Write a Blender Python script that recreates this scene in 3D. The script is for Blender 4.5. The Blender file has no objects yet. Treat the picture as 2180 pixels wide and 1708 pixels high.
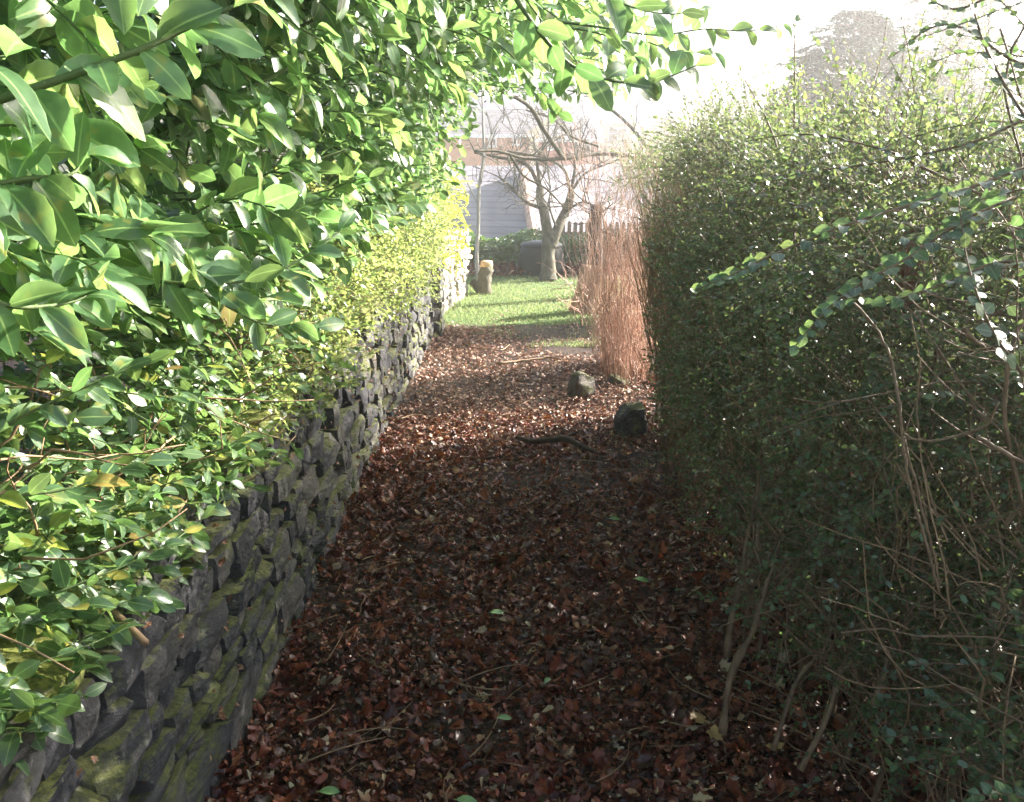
import bpy, math
import numpy as np
from mathutils import Vector, Matrix, Euler

R = np.random.default_rng(11)
C = bpy.context.scene.collection
PI = math.pi

# ------------------------------------------------------------------ camera
CAM = np.array([0.0, 0.0, 1.6]); PITCH = math.radians(14.7); YAW = math.radians(0.33)
FPX = 1750.0
cam = bpy.data.cameras.new('camera'); cam.sensor_width = 36; cam.lens = FPX / 2180 * 36
cam.clip_start = 0.05; cam.clip_end = 3000
co = bpy.data.objects.new('camera', cam); C.objects.link(co)
co.location = CAM; co.rotation_euler = (PI / 2 - PITCH, 0, -YAW)
bpy.context.scene.camera = co
_M = np.array(Euler((PI / 2 - PITCH, 0, -YAW)).to_matrix())

def P(px, py, s):
    """a point s metres in front of the viewpoint along the sight line of the 2180 wide picture"""
    d = _M @ np.array([(px - 1090) / FPX, -(py - 854) / FPX, -1.0])
    return CAM + d * s

def proj(p):
    q = (np.asarray(p) - CAM) @ _M
    z = np.maximum(-q[..., 2], 1e-3)
    return 1090 + FPX * q[..., 0] / z, 854 - FPX * q[..., 1] / z, -q[..., 2]

# ------------------------------------------------------------------ helpers
def nz(v):
    v = np.asarray(v, float)
    return v / np.maximum(np.linalg.norm(v, axis=-1, keepdims=True), 1e-9)

def wob(p, f, seed=0):
    r = np.random.default_rng(1000 + seed)
    out = 0
    for k in range(5):
        a = r.normal(size=3) * f; out = out + np.sin(p @ a + r.uniform(0, 6.28))
    return out / 3.0

class MB:
    def __init__(s): s.v = []; s.f = []; s.n = 0; s.a = []; s.has = False
    def add(s, v, faces, rib=None):
        v = np.asarray(v, float).reshape(-1, 3)
        for f in faces:
            f = np.asarray(f, int)
            if f.size: s.f.append(f + s.n)
        s.v.append(v); s.n += len(v); s.a.append(np.full(len(v), .5) if rib is None else rib); s.has = s.has or rib is not None
    def box(s, c, h, rz=0.0, rx=0.0):
        c = np.asarray(c, float); h = np.asarray(h, float)
        v = np.array([[x, y, z] for x in (-1, 1) for y in (-1, 1) for z in (-1, 1)], float) * h
        m = np.array(Euler((rx, 0, rz)).to_matrix())
        s.add(v @ m.T + c, [[[0, 1, 3, 2], [4, 6, 7, 5], [0, 4, 5, 1], [2, 3, 7, 6], [0, 2, 6, 4], [1, 5, 7, 3]]])
    def tubes(s, paths, rad, sides=4, cap=True):
        paths = np.asarray(paths, float); n, k, _ = paths.shape
        if n == 0: return
        rad = np.broadcast_to(np.asarray(rad, float), (n, k))
        t = np.empty_like(paths); t[:, 1:-1] = paths[:, 2:] - paths[:, :-2]
        t[:, 0] = paths[:, 1] - paths[:, 0]; t[:, -1] = paths[:, -1] - paths[:, -2]
        t = nz(t)
        ref = np.where(np.abs(nz(paths[:, -1] - paths[:, 0])[:, 2:3]) > .8, [[1., 0.1, 0]], [[0., 0.1, 1.]])[:, None, :]
        a = nz(np.cross(t, ref)); b = np.cross(t, a)
        th = np.arange(sides) / sides * 2 * PI
        v = paths[:, :, None, :] + rad[:, :, None, None] * (a[:, :, None, :] * np.cos(th)[:, None] + b[:, :, None, :] * np.sin(th)[:, None])
        i = np.arange(k - 1)[:, None] * sides; j = np.arange(sides)[None]
        q = np.stack([i + j, i + (j + 1) % sides, i + sides + (j + 1) % sides, i + sides + j], -1).reshape(-1, 4)
        f = (q[None] + (np.arange(n) * k * sides)[:, None, None]).reshape(-1, 4)
        fs = [f]
        if cap:
            e = (np.arange(sides)[None] + (np.arange(n) * k * sides)[:, None])
            fs += [e[:, ::-1], e + (k - 1) * sides]
        s.add(v.reshape(-1, 3), fs)
    def tube(s, path, rad, sides=8, sub=0, wig=0.0):
        p = np.asarray(path, float); r = np.broadcast_to(np.asarray(rad, float), (len(p),)).astype(float)
        if sub:
            p, r = spline(p, r, sub)
        if wig: p = p + wig * (R.normal(size=p.shape))
        s.tubes(p[None], r[None], sides)
    def leaves(s, pos, d, nrm, L, W, temps):
        n = len(pos)
        if n == 0: return
        d = nz(d); nrm = nz(nrm - (nrm * d).sum(-1, keepdims=True) * d); side = np.cross(nrm, d)
        pick = R.integers(0, len(temps), n)
        L = np.broadcast_to(L, (n,)); W = np.broadcast_to(W, (n,))
        for ti, (tv, tf) in enumerate(temps):
            m = pick == ti; k = m.sum()
            if not k: continue
            v = (pos[m][:, None] + d[m][:, None] * (tv[None, :, 0:1] * L[m][:, None, None]) + side[m][:, None] * (tv[None, :, 1:2] * W[m][:, None, None])
                 + nrm[m][:, None] * (tv[None, :, 2:3] * L[m][:, None, None]))
            off = (np.arange(k) * len(tv))[:, None, None]
            rb = None
            if len(tv) > 9 and (np.abs(tv[:6, 1]) < 1e-6).all():
                rb = np.tile((np.abs(tv[:, 1]) < .031).astype(float), k)
            s.add(v.reshape(-1, 3), [(np.asarray(f)[None] + off).reshape(-1, np.asarray(f).shape[1]) for f in tf if len(f)], rb)
    def build(s, name, mat, parent=None, smooth=True):
        me = bpy.data.meshes.new(name)
        if s.v:
            v = np.concatenate(s.v)
            loops = np.concatenate([f.reshape(-1) for f in s.f])
            tot = np.concatenate([np.full(len(f), f.shape[1]) for f in s.f])
            st = np.concatenate([[0], np.cumsum(tot)[:-1]])
            me.vertices.add(len(v)); me.vertices.foreach_set('co', v.astype(np.float32).ravel())
            me.loops.add(len(loops)); me.loops.foreach_set('vertex_index', loops.astype(np.int32))
            me.polygons.add(len(tot)); me.polygons.foreach_set('loop_start', st.astype(np.int32))
            me.update(calc_edges=True)
            me.polygons.foreach_set('use_smooth', np.full(len(tot), smooth, dtype=bool))
            if s.has:
                at_ = me.attributes.new('rib', 'FLOAT', 'POINT'); at_.data.foreach_set('value', np.concatenate(s.a).astype(np.float32))
            me.update()
        me.materials.append(mat)
        o = bpy.data.objects.new(name, me); C.objects.link(o)
        if parent is not None:
            o.parent = parent; o.matrix_parent_inverse = Matrix.Translation(-Vector(parent.location))
        return o

def spline(p, r, sub):
    n = len(p); P0 = np.vstack([2 * p[0] - p[1], p, 2 * p[-1] - p[-2]]); out = []; ro = []
    for i in range(n - 1):
        a, b, c, d = P0[i:i + 4]
        for k in range(sub):
            t = k / sub
            out.append(.5 * ((2 * b) + (-a + c) * t + (2 * a - 5 * b + 4 * c - d) * t * t + (-a + 3 * b - 3 * c + d) * t ** 3))
            ro.append(r[i] * (1 - t) + r[i + 1] * t)
    out.append(p[-1]); ro.append(r[-1])
    return np.array(out), np.array(ro)

def tag(o, label=None, cat=None, group=None, kind=None):
    if label: o['label'] = label
    if cat: o['category'] = cat
    if group: o['group'] = group
    if kind: o['kind'] = kind
    return o

def thing(name, loc, label, cat, group=None):
    o = bpy.data.objects.new(name, None); o.empty_display_size = .2
    o.location = loc; C.objects.link(o); tag(o, label, cat, group)
    return o

# leaf templates: x along, y across, z up
def leaf_t(n=6, fold=.18, curl=.2, shape=1.0, serr=0.0, pet=.0, roll=0.0, twist=0.0, blunt=.85):
    t = np.linspace(0, 1, n + 1)
    w = np.sin(PI * t ** shape) ** blunt * .5
    w[0] = w[-1] = 0
    z = -curl * t ** 2 + .12 * curl * np.sin(t * 5)
    mid = np.stack([t, 0 * t, z], -1)
    e = t[1:-1].copy(); we = w[1:-1].copy()
    if serr:
        we = we * (1 + serr * (-1.0) ** np.arange(len(we))); e = e + serr * .25 / n * (-1.0) ** np.arange(len(we))
    ze = np.interp(e, t, z) + fold * we * 2 * .5 + roll * we ** 2
    tw = twist * (e - .3)
    Lf = np.stack([e, we, ze + tw * we], -1); Rt = np.stack([e, -we, ze - tw * we], -1)
    v = np.vstack([mid, Lf, Rt]); q = []; tr = []
    l0 = n + 1; r0 = n + 1 + (n - 1)
    for i in range(n):
        if i == 0: tr += [[0, 1, l0], [0, r0, 1]]
        elif i == n - 1: tr += [[i, n, l0 + i - 1], [i, r0 + i - 1, n]]
        else:
            q += [[i, i + 1, l0 + i, l0 + i - 1], [i, r0 + i - 1, r0 + i, i + 1]]
    if pet:
        k = len(v); v = np.vstack([v, [[-pet, .03, .02], [-pet, -.03, .02], [.02, .03, 0], [.02, -.03, 0]]])
        q += [[k, k + 1, k + 3, k + 2]]
    return v, [np.array(q), np.array(tr)]

def oval_t(curl=.1, fold=.1, n=6):
    th = np.linspace(0, 2 * PI, n, endpoint=False)
    x = .5 - .5 * np.cos(th); y = .5 * np.sin(th)
    v = np.stack([x, y, -curl * x ** 2 + fold * np.abs(y)], -1)
    return v, [np.array([list(range(n))])]

def ragged_t(seed):
    r = np.random.default_rng(seed); n = 11; a = np.linspace(0, 2 * PI, n, endpoint=False) + r.normal(0, .12, n); q = r.uniform(.55, 1.1, n)
    x = .5 + .5 * q * np.cos(a); y = .5 * q * np.sin(a); c = r.normal(0, .7); e = r.normal(0, .6)
    z = c * (x - .5) ** 2 + e * y * y * 2 + .08 * r.normal(size=n) + .3 * c * x * y
    return np.vstack([[.5, 0, 0], np.stack([x, y, z], -1)]), [np.array([[0, 1 + i, 1 + (i + 1) % n] for i in range(n)])]

def maple_t(curl):
    ang = np.radians([180, 150, 128, 100, 84, 62, 48, 30, 14, 0]); rr = np.array([.12, .5, .44, .74, .6, .86, .66, .92, .74, 1.0])
    a = np.concatenate([ang, -ang[1:-1][::-1]]); r = np.concatenate([rr, rr[1:-1][::-1]])
    x = r * np.cos(a) * .5 + .4; y = r * np.sin(a) * .5
    z = curl * (np.abs(y) ** 1.5) * 1.2 + curl * .5 * np.sin(x * 5) + .05 * np.sin(a * 7)
    v = np.vstack([[.4, 0, 0], np.stack([x, y, z], -1)]); n = len(a)
    return v, [np.array([[0, 1 + i, 1 + (i + 1) % n] for i in range(n)])]

HOLLY_T = [leaf_t(10, f * .6, c, s, se, .12, ro, tw, .68) for f, c, s, se, ro, tw in
           [(.25, .12, .95, .0, -.2, .2), (.35, .3, 1.0, .05, 0, -.3), (.15, .2, .9, .03, -.3, .4), (.3, .05, 1.05, .0, .2, 0), (.2, .35, .92, .05, -.1, -.2), (.4, .15, .98, .03, 0, .5)]]
HOLLY_LO = [leaf_t(5, f * .6, c, s, 0, .08, ro, 0, .7) for f, c, s, ro in [(.25, .15, 1, -.2), (.3, .3, 1, 0), (.15, .2, .9, -.3), (.35, .1, 1.05, 0)]]
PRIVET_T = [leaf_t(6, f * .7, c, s, 0, .1, ro, tw, .75) for f, c, s, ro, tw in [(.3, .15, 1, -.2, .2), (.2, .3, .95, 0, -.3), (.15, .1, 1.05, -.2, 0), (.4, .25, .9, 0, .3), (.1, -.15, 1, .1, 0)]]
SMALL_T = [leaf_t(4, f, c, 1, 0, 0, 0, 0) for f, c in [(.3, .15), (.15, .25), (.4, .0), (.1, -.1)]]
OVAL_T = [oval_t(c, f) for c, f in [(.15, .15), (.05, .3), (-.1, .1)]]
COT_T = [leaf_t(6, f, c, .95, 0, .1, ro, 0) for f, c, ro in [(.15, .1, -.3), (.25, .2, 0), (.1, -.05, -.2)]]
DEAD_T = [leaf_t(6, f, c, s, se, .1, ro, tw) for f, c, s, se, ro, tw in
          [(.5, .3, 1, 0, -.6, .5), (-.3, .5, .9, 0, .5, -.4), (.7, -.4, 1.1, .08, 0, .3), (.2, .6, 1, .06, 1.0, .6), (-.6, -.3, .95, 0, .6, -.4), (.1, .1, 1, 0, .3, .2)]]
RAG_T = [ragged_t(s) for s in range(9)]
MAPLE_T = [maple_t(c) for c in (.25, -.3, .5, -.55)]

# ------------------------------------------------------------------ materials
def newmat(name):
    m = bpy.data.materials.new(name); m.use_nodes = True; nt = m.node_tree; nt.nodes.clear()
    return m, nt, nt.nodes, nt.links

def ramp(N, L, fac, cols, interp='LINEAR'):
    r = N.new('ShaderNodeValToRGB'); r.color_ramp.interpolation = interp
    e = r.color_ramp.elements
    while len(e) < len(cols): e.new(.5)
    for k, (p, c) in enumerate(cols): e[k].position = p; e[k].color = (*c, 1)
    L.new(fac, r.inputs['Fac']); return r.outputs['Color']

def noise(N, L, scale, detail=4, rough=.55, vec=None, out='Fac'):
    n = N.new('ShaderNodeTexNoise'); n.inputs['Scale'].default_value = scale; n.inputs['Detail'].default_value = detail
    n.inputs['Roughness'].default_value = rough
    if vec is not None: L.new(vec, n.inputs['Vector'])
    return n.outputs[out]

def mix(N, L, a, b, fac, mode='MIX'):
    n = N.new('ShaderNodeMix'); n.data_type = 'RGBA'; n.blend_type = mode
    for sock, val in ((n.inputs[0], fac), (n.inputs[6], a), (n.inputs[7], b)):
        if isinstance(val, (int, float)): sock.default_value = val
        elif isinstance(val, tuple): sock.default_value = (*val, 1)
        else: L.new(val, sock)
    return n.outputs[2]

def leafmat(name, cols, trans, tf=.35, rough=.35, spec=.5, nscale=60, spots=0.0, rib=None):
    m, nt, N, L = newmat(name)
    out = N.new('ShaderNodeOutputMaterial'); g = N.new('ShaderNodeNewGeometry'); tc = N.new('ShaderNodeTexCoord')
    col = ramp(N, L, g.outputs['Random Per Island'], cols)
    nn = noise(N, L, nscale, 3, .6, tc.outputs['Object'])
    v = ramp(N, L, nn, [(.3, (.75, .75, .75)), (.7, (1.15, 1.15, 1.1))])
    col = mix(N, L, col, v, 1.0, 'MULTIPLY')
    if spots:
        s2 = noise(N, L, 35, 2, .5, tc.outputs['Object']); mk = ramp(N, L, s2, [(.61, (0, 0, 0)), (.68, (spots,) * 3)])
        col = mix(N, L, col, (.22, .2, .04), mk)
    trc = trans
    if rib:
        ra = N.new('ShaderNodeAttribute'); ra.attribute_name = 'rib'
        rm = ramp(N, L, ra.outputs['Fac'], [(0, (.55, .55, .55)), (.05, (0, 0, 0)), (.90, (0, 0, 0)), (.97, (.75, .75, .75))])
        col = mix(N, L, col, rib, rm); trc = mix(N, L, trans, tuple(min(1, c * 1.5 + .1) for c in trans), rm)
    b = N.new('ShaderNodeBsdfPrincipled'); L.new(col, b.inputs['Base Color'])
    rr = ramp(N, L, nn, [(.3, (rough * .8,) * 3), (.75, (min(1, rough * 1.35),) * 3)]); L.new(rr, b.inputs['Roughness'])
    b.inputs['Specular IOR Level'].default_value = spec
    bp = N.new('ShaderNodeBump'); bp.inputs['Strength'].default_value = .15; bp.inputs['Distance'].default_value = .002
    L.new(nn, bp.inputs['Height']); L.new(bp.outputs[0], b.inputs['Normal'])
    t = N.new('ShaderNodeBsdfTranslucent')
    tcx = mix(N, L, trc, v, 1.0, 'MULTIPLY'); hv = N.new('ShaderNodeHueSaturation'); L.new(tcx, hv.inputs['Color'])
    mr = N.new('ShaderNodeMapRange'); L.new(g.outputs['Random Per Island'], mr.inputs[0]); mr.inputs[3].default_value = .47; mr.inputs[4].default_value = .52
    L.new(mr.outputs[0], hv.inputs['Hue']); L.new(hv.outputs[0], t.inputs['Color'])
    ms = N.new('ShaderNodeMixShader'); ms.inputs[0].default_value = tf
    L.new(b.outputs[0], ms.inputs[1]); L.new(t.outputs[0], ms.inputs[2]); L.new(ms.outputs[0], out.inputs[0])
    return m

def matte(name, cols, scale=8, rough=.85, bump=.3, bscale=None, island=False, spec=.3, bdist=.02, detail=6, stretch=None):
    m, nt, N, L = newmat(name)
    out = N.new('ShaderNodeOutputMaterial'); tc = N.new('ShaderNodeTexCoord'); vec = tc.outputs['Object']
    if stretch:
        mp = N.new('ShaderNodeMapping'); mp.inputs['Scale'].default_value = stretch; L.new(vec, mp.inputs[0]); vec = mp.outputs[0]
    n1 = noise(N, L, scale, detail, .6, vec)
    col = ramp(N, L, n1, cols)
    if island:
        g = N.new('ShaderNodeNewGeometry'); v = ramp(N, L, g.outputs['Random Per Island'], [(0, (.6, .6, .6)), (1, (1.35, 1.3, 1.25))])
        col = mix(N, L, col, v, 1.0, 'MULTIPLY')
    b = N.new('ShaderNodeBsdfPrincipled'); L.new(col, b.inputs['Base Color']); b.inputs['Roughness'].default_value = rough
    b.inputs['Specular IOR Level'].default_value = spec
    if bump:
        n2 = noise(N, L, bscale or scale * 3, 6, .65, vec)
        bp = N.new('ShaderNodeBump'); bp.inputs['Strength'].default_value = bump; bp.inputs['Distance'].default_value = bdist
        L.new(n2, bp.inputs['Height']); L.new(bp.outputs[0], b.inputs['Normal'])
    L.new(b.outputs[0], out.inputs[0])
    return m

M = {}
M['holly'] = leafmat('holly_leaf', [(0, (.035, .085, .035)), (.4, (.055, .125, .05)), (.8, (.08, .165, .06)), (.95, (.14, .22, .06)), (1, (.28, .22, .08))], (.30, .53, .15), .36, .34, .7, 30, .7, (.30, .42, .14))
M['privet'] = leafmat('privet_leaf', [(0, (.03, .07, .035)), (.5, (.05, .105, .045)), (.88, (.08, .14, .05)), (.95, (.25, .28, .04)), (1, (.3, .18, .07))], (.28, .5, .13), .30, .33, .7, 50, .6, (.25, .36, .12))
M['fine'] = leafmat('fine_leaf', [(0, (.05, .09, .035)), (.5, (.08, .14, .045)), (.85, (.14, .2, .06)), (1, (.28, .26, .08))], (.55, .7, .2), .38, .35, .5, 60)
M['gold'] = leafmat('gold_leaf', [(0, (.2, .28, .03)), (.6, (.32, .4, .04)), (1, (.45, .45, .07))], (.8, .9, .08), .42, .4, .4, 60)
M['box'] = leafmat('hedge_leaf', [(0, (.010, .032, .015)), (.5, (.018, .055, .024)), (.9, (.032, .085, .034)), (1, (.09, .13, .04))], (.38, .52, .17), .26, .32, .6, 80)
M['cot'] = leafmat('cotoneaster_leaf', [(0, (.025, .055, .035)), (.6, (.035, .08, .045)), (1, (.07, .12, .04))], (.30, .48, .14), .20, .40, .5, 90, 0, (.16, .24, .12))
M['needle'] = leafmat('conifer_needle', [(0, (.015, .04, .04)), (.6, (.022, .06, .055)), (1, (.05, .09, .07))], (.1, .2, .1), .15, .5, .4, 20)
M['ivy'] = leafmat('ivy_leaf', [(0, (.02, .05, .018)), (.6, (.03, .08, .025)), (1, (.07, .12, .03))], (.2, .4, .06), .2, .35, .5, 30)
M['grass'] = leafmat('grass_blade', [(0, (.09, .12, .055)), (.6, (.15, .185, .09)), (.9, (.24, .25, .13)), (1, (.36, .31, .19))], (.42, .55, .22), .33, .5, .3, 10)
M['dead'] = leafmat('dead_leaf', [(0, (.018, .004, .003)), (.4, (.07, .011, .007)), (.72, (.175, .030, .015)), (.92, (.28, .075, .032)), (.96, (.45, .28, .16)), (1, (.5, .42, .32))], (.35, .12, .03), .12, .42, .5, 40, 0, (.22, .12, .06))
M['dry'] = leafmat('dry_sun_brightened_leaf', [(0, (.10, .05, .04)), (.4, (.28, .15, .11)), (.75, (.46, .28, .21)), (1, (.6, .48, .38))], (.35, .18, .1), .12, .6, .35, 40)  # drier leaves, with the sunlight on the path painted in as brighter colour
M['tan'] = leafmat('tan_leaf', [(0, (.3, .17, .07)), (1, (.42, .27, .12))], (.4, .2, .06), .15, .45, .4, 50)
M['green_fallen'] = leafmat('fallen_green_leaf', [(0, (.12, .24, .08)), (1, (.25, .36, .16))], (.2, .4, .1), .1, .35, .5, 50)
M['stem_green'] = matte('green_stem', [(.3, (.06, .10, .03)), (.7, (.10, .14, .05))], 40, .5, .2)
M['stem'] = matte('twig_bark', [(.3, (.10, .065, .04)), (.7, (.22, .15, .10))], 25, .7, .3)
M['stem_tan'] = matte('tan_twig_bark', [(.3, (.18, .11, .06)), (.7, (.34, .23, .14))], 25, .6, .3)
M['stem_red'] = matte('red_brown_twig', [(.3, (.36, .20, .15)), (.7, (.58, .40, .31))], 10, .5, .2, island=True)
M['stem_dark'] = matte('dark_twig_bark', [(.3, (.035, .022, .015)), (.7, (.08, .05, .035))], 25, .7, .3)
M['bark'] = matte('lichened_bark', [(.3, (.07, .06, .045)), (.55, (.13, .115, .085)), (.75, (.2, .2, .15))], 14, .9, .8, stretch=(1, 1, .3))
M['bark_pale'] = matte('pale_bark', [(.3, (.22, .2, .17)), (.7, (.4, .37, .33))], 14, .8, .5, stretch=(1, 1, .3))
M['soil'] = matte('soil', [(.3, (.018, .010, .007)), (.7, (.05, .026, .016))], 12, .8, .8, bscale=40)
M['lawn'] = matte('lawn_base', [(.3, (.03, .07, .015)), (.7, (.07, .13, .03))], 6, .95, .5)
M['cutwood'] = matte('cut_wood', [(.3, (.45, .28, .13)), (.7, (.6, .42, .24))], 20, .8, .3)
M['plastic'] = matte('black_plastic', [(.3, (.018, .02, .022)), (.7, (.03, .032, .035))], 5, .45, .05)
M['fence_wood'] = matte('weathered_wood', [(.3, (.14, .11, .08)), (.7, (.28, .24, .18))], 10, .85, .3, stretch=(1, 1, .2))
M['white'] = matte('white_paint', [(.3, (.72, .72, .72)), (.7, (.8, .8, .8))], 4, .5, 0)
M['cream'] = matte('cream_render', [(.3, (.6, .5, .33)), (.7, (.7, .6, .42))], 3, .8, .1)
M['pale'] = matte('pale_render', [(.3, (.5, .47, .44)), (.7, (.62, .58, .55))], 2, .85, .1)
M['ridge'] = matte('ridge_tile', [(.3, (.35, .2, .14)), (.7, (.5, .33, .24))], 6, .8, .3)
M['glass'] = matte('window_glass', [(.3, (.03, .035, .04)), (.7, (.06, .07, .08))], 1, .08, 0, spec=.8)

def stone_mat(name, dark, light, moss=.6, mb=0.0):
    m, nt, N, L = newmat(name)
    out = N.new('ShaderNodeOutputMaterial'); tc = N.new('ShaderNodeTexCoord'); g = N.new('ShaderNodeNewGeometry')
    o = tc.outputs['Object']
    mp = N.new('ShaderNodeMapping'); mp.inputs['Scale'].default_value = (1, 1, 2.2); L.new(o, mp.inputs[0])
    n1 = noise(N, L, 9, 8, .68, mp.outputs[0]); col = ramp(N, L, n1, [(.28, dark), (.5, tuple((a + b) / 2 for a, b in zip(dark, light))), (.72, light)])
    isl = ramp(N, L, g.outputs['Random Per Island'], [(0, (.42, .44, .54)), (.5, (.9, .9, .97)), (1, (1.5, 1.4, 1.2))])
    col = mix(N, L, col, isl, 1.0, 'MULTIPLY')
    # pale lichen flecks
    n3 = noise(N, L, 45, 4, .6, o); col = mix(N, L, col, (.42, .42, .38), ramp(N, L, n3, [(.62, (0, 0, 0)), (.72, (.5, .5, .5))]))
    # moss grows on the upward sides and in patches
    sep = N.new('ShaderNodeSeparateXYZ'); L.new(g.outputs['Normal'], sep.inputs[0])
    n2 = noise(N, L, 5, 6, .7, o)
    ma = N.new('ShaderNodeMath'); ma.operation = 'MULTIPLY_ADD'; L.new(sep.outputs['Z'], ma.inputs[0]); ma.inputs[1].default_value = .22; L.new(n2, ma.inputs[2])
    mk = ramp(N, L, ma.outputs[0], [(.56 - mb, (0, 0, 0)), (.70 - mb, (moss,) * 3)])
    n4 = noise(N, L, 60, 3, .6, o); mc = ramp(N, L, n4, [(.3, (.06, .08, .015)), (.7, (.26, .28, .05))])
    col = mix(N, L, col, mc, mk)
    b = N.new('ShaderNodeBsdfPrincipled'); L.new(col, b.inputs['Base Color']); b.inputs['Roughness'].default_value = .75; b.inputs['Specular IOR Level'].default_value = .35
    nb = noise(N, L, 55, 10, .75, o)
    bp = N.new('ShaderNodeBump'); bp.inputs['Strength'].default_value = 1.0; bp.inputs['Distance'].default_value = .02
    L.new(nb, bp.inputs['Height']); L.new(bp.outputs[0], b.inputs['Normal']); L.new(b.outputs[0], out.inputs[0])
    return m
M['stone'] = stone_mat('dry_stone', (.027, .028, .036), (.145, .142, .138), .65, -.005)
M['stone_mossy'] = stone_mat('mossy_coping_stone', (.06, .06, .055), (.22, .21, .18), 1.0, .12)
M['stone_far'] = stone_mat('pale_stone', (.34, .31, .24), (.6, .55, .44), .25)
M['rock'] = stone_mat('garden_rock', (.10, .085, .07), (.26, .22, .17), .5)

def brickmat(name, c1, c2, mortar, sx, bw, rh, rough=.85, swap=False, msize=.02):
    m, nt, N, L = newmat(name)
    out = N.new('ShaderNodeOutputMaterial'); tc = N.new('ShaderNodeTexCoord'); sp = N.new('ShaderNodeSeparateXYZ'); L.new(tc.outputs['Object'], sp.inputs[0])
    ad = N.new('ShaderNodeMath'); ad.operation = 'ADD'; L.new(sp.outputs['X'], ad.inputs[0]); L.new(sp.outputs['Y'], ad.inputs[1])
    cb = N.new('ShaderNodeCombineXYZ'); L.new(ad.outputs[0], cb.inputs['X']); L.new(sp.outputs['Z'], cb.inputs['Y'])
    br = N.new('ShaderNodeTexBrick'); L.new(cb.outputs[0], br.inputs['Vector'])
    br.inputs['Color1'].default_value = (*c1, 1); br.inputs['Color2'].default_value = (*c2, 1); br.inputs['Mortar'].default_value = (*mortar, 1)
    br.inputs['Scale'].default_value = sx; br.inputs['Brick Width'].default_value = bw; br.inputs['Row Height'].default_value = rh; br.inputs['Mortar Size'].default_value = msize
    n1 = noise(N, L, 1.5, 5, .6, tc.outputs['Object']); v = ramp(N, L, n1, [(.3, (.8, .8, .8)), (.7, (1.15, 1.15, 1.15))])
    col = mix(N, L, br.outputs['Color'], v, 1.0, 'MULTIPLY')
    b = N.new('ShaderNodeBsdfPrincipled'); L.new(col, b.inputs['Base Color']); b.inputs['Roughness'].default_value = rough
    L.new(b.outputs[0], out.inputs[0]); return m
M['brick_red'] = brickmat('red_brick', (.42, .10, .05), (.5, .14, .07), (.4, .28, .22), 4, .9, .3)
M['brick_orange'] = brickmat('orange_brick', (.52, .20, .08), (.58, .26, .11), (.45, .34, .25), 4, .9, .3)
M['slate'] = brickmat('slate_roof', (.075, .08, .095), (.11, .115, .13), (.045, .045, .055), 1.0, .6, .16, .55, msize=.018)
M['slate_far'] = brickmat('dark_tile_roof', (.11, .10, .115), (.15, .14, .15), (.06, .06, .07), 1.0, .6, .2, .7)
M['pale_roof'] = brickmat('pale_tile_and_sunlit_slate', (.26, .235, .265), (.31, .285, .315), (.17, .155, .18), 1.0, .7, .22, .7)  # pale tile roofs, and sunlight painted onto one slate slope

# ------------------------------------------------------------------ light and air
SUN_AZ = math.radians(58); SUN_EL = math.radians(25)     # azimuth from +Y towards +X
sd = Vector((math.sin(SUN_AZ) * math.cos(SUN_EL), math.cos(SUN_AZ) * math.cos(SUN_EL), math.sin(SUN_EL)))
sl = bpy.data.lights.new('sun', 'SUN'); sl.energy = 5.0; sl.angle = math.radians(.5); sl.color = (1.0, .93, .82)
so = bpy.data.objects.new('sun', sl); C.objects.link(so); so.rotation_euler = (-sd).to_track_quat('-Z', 'Y').to_euler()
w = bpy.data.worlds.new('World'); bpy.context.scene.world = w; w.use_nodes = True
sky = w.node_tree.nodes.new('ShaderNodeTexSky'); sky.sky_type = 'NISHITA'; sky.sun_disc = False
sky.sun_elevation = SUN_EL; sky.sun_rotation = SUN_AZ; sky.air_density = 1.0; sky.dust_density = 1.0; sky.ozone_density = 1.0
bg = w.node_tree.nodes['Background']; bg.inputs[1].default_value = .05; w.node_tree.links.new(sky.outputs[0], bg.inputs[0])

sc = bpy.context.scene
sc.view_settings.view_transform = 'Standard'; sc.view_settings.look = 'None'; sc.view_settings.gamma = 1
sc.view_settings.exposure = 2.95
cy = sc.cycles; cy.max_bounces = 6; cy.diffuse_bounces = 3; cy.glossy_bounces = 2; cy.transmission_bounces = 3; cy.volume_bounces = 1; cy.transparent_max_bounces = 6
cy.sample_clamp_indirect = 4.0; cy.use_denoising = True; cy.use_adaptive_sampling = True; cy.adaptive_threshold = .02
cy.caustics_reflective = False; cy.caustics_refractive = False

# ------------------------------------------------------------------ terrain
def terrain_z(x, y):
    x = np.asarray(x, float); y = np.asarray(y, float)
    z = -.02 + 0 * x
    z = z + .25 * np.exp(-((y - 16.3) / .9) ** 2)
    s = np.clip((y - 17) / 8, 0, 1); z = z - 4.0 * s * s * (3 - 2 * s)
    s2 = np.clip((y - 32) / 20, 0, 1); z = z + 3.2 * s2
    s3 = np.clip((y - 52) / 70, 0, 1); z = z + 20.5 * s3 ** 1.1 * (1 + .10 * np.sin(x * .04 + 1) + .05 * np.sin(x * .12))
    return z

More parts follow.
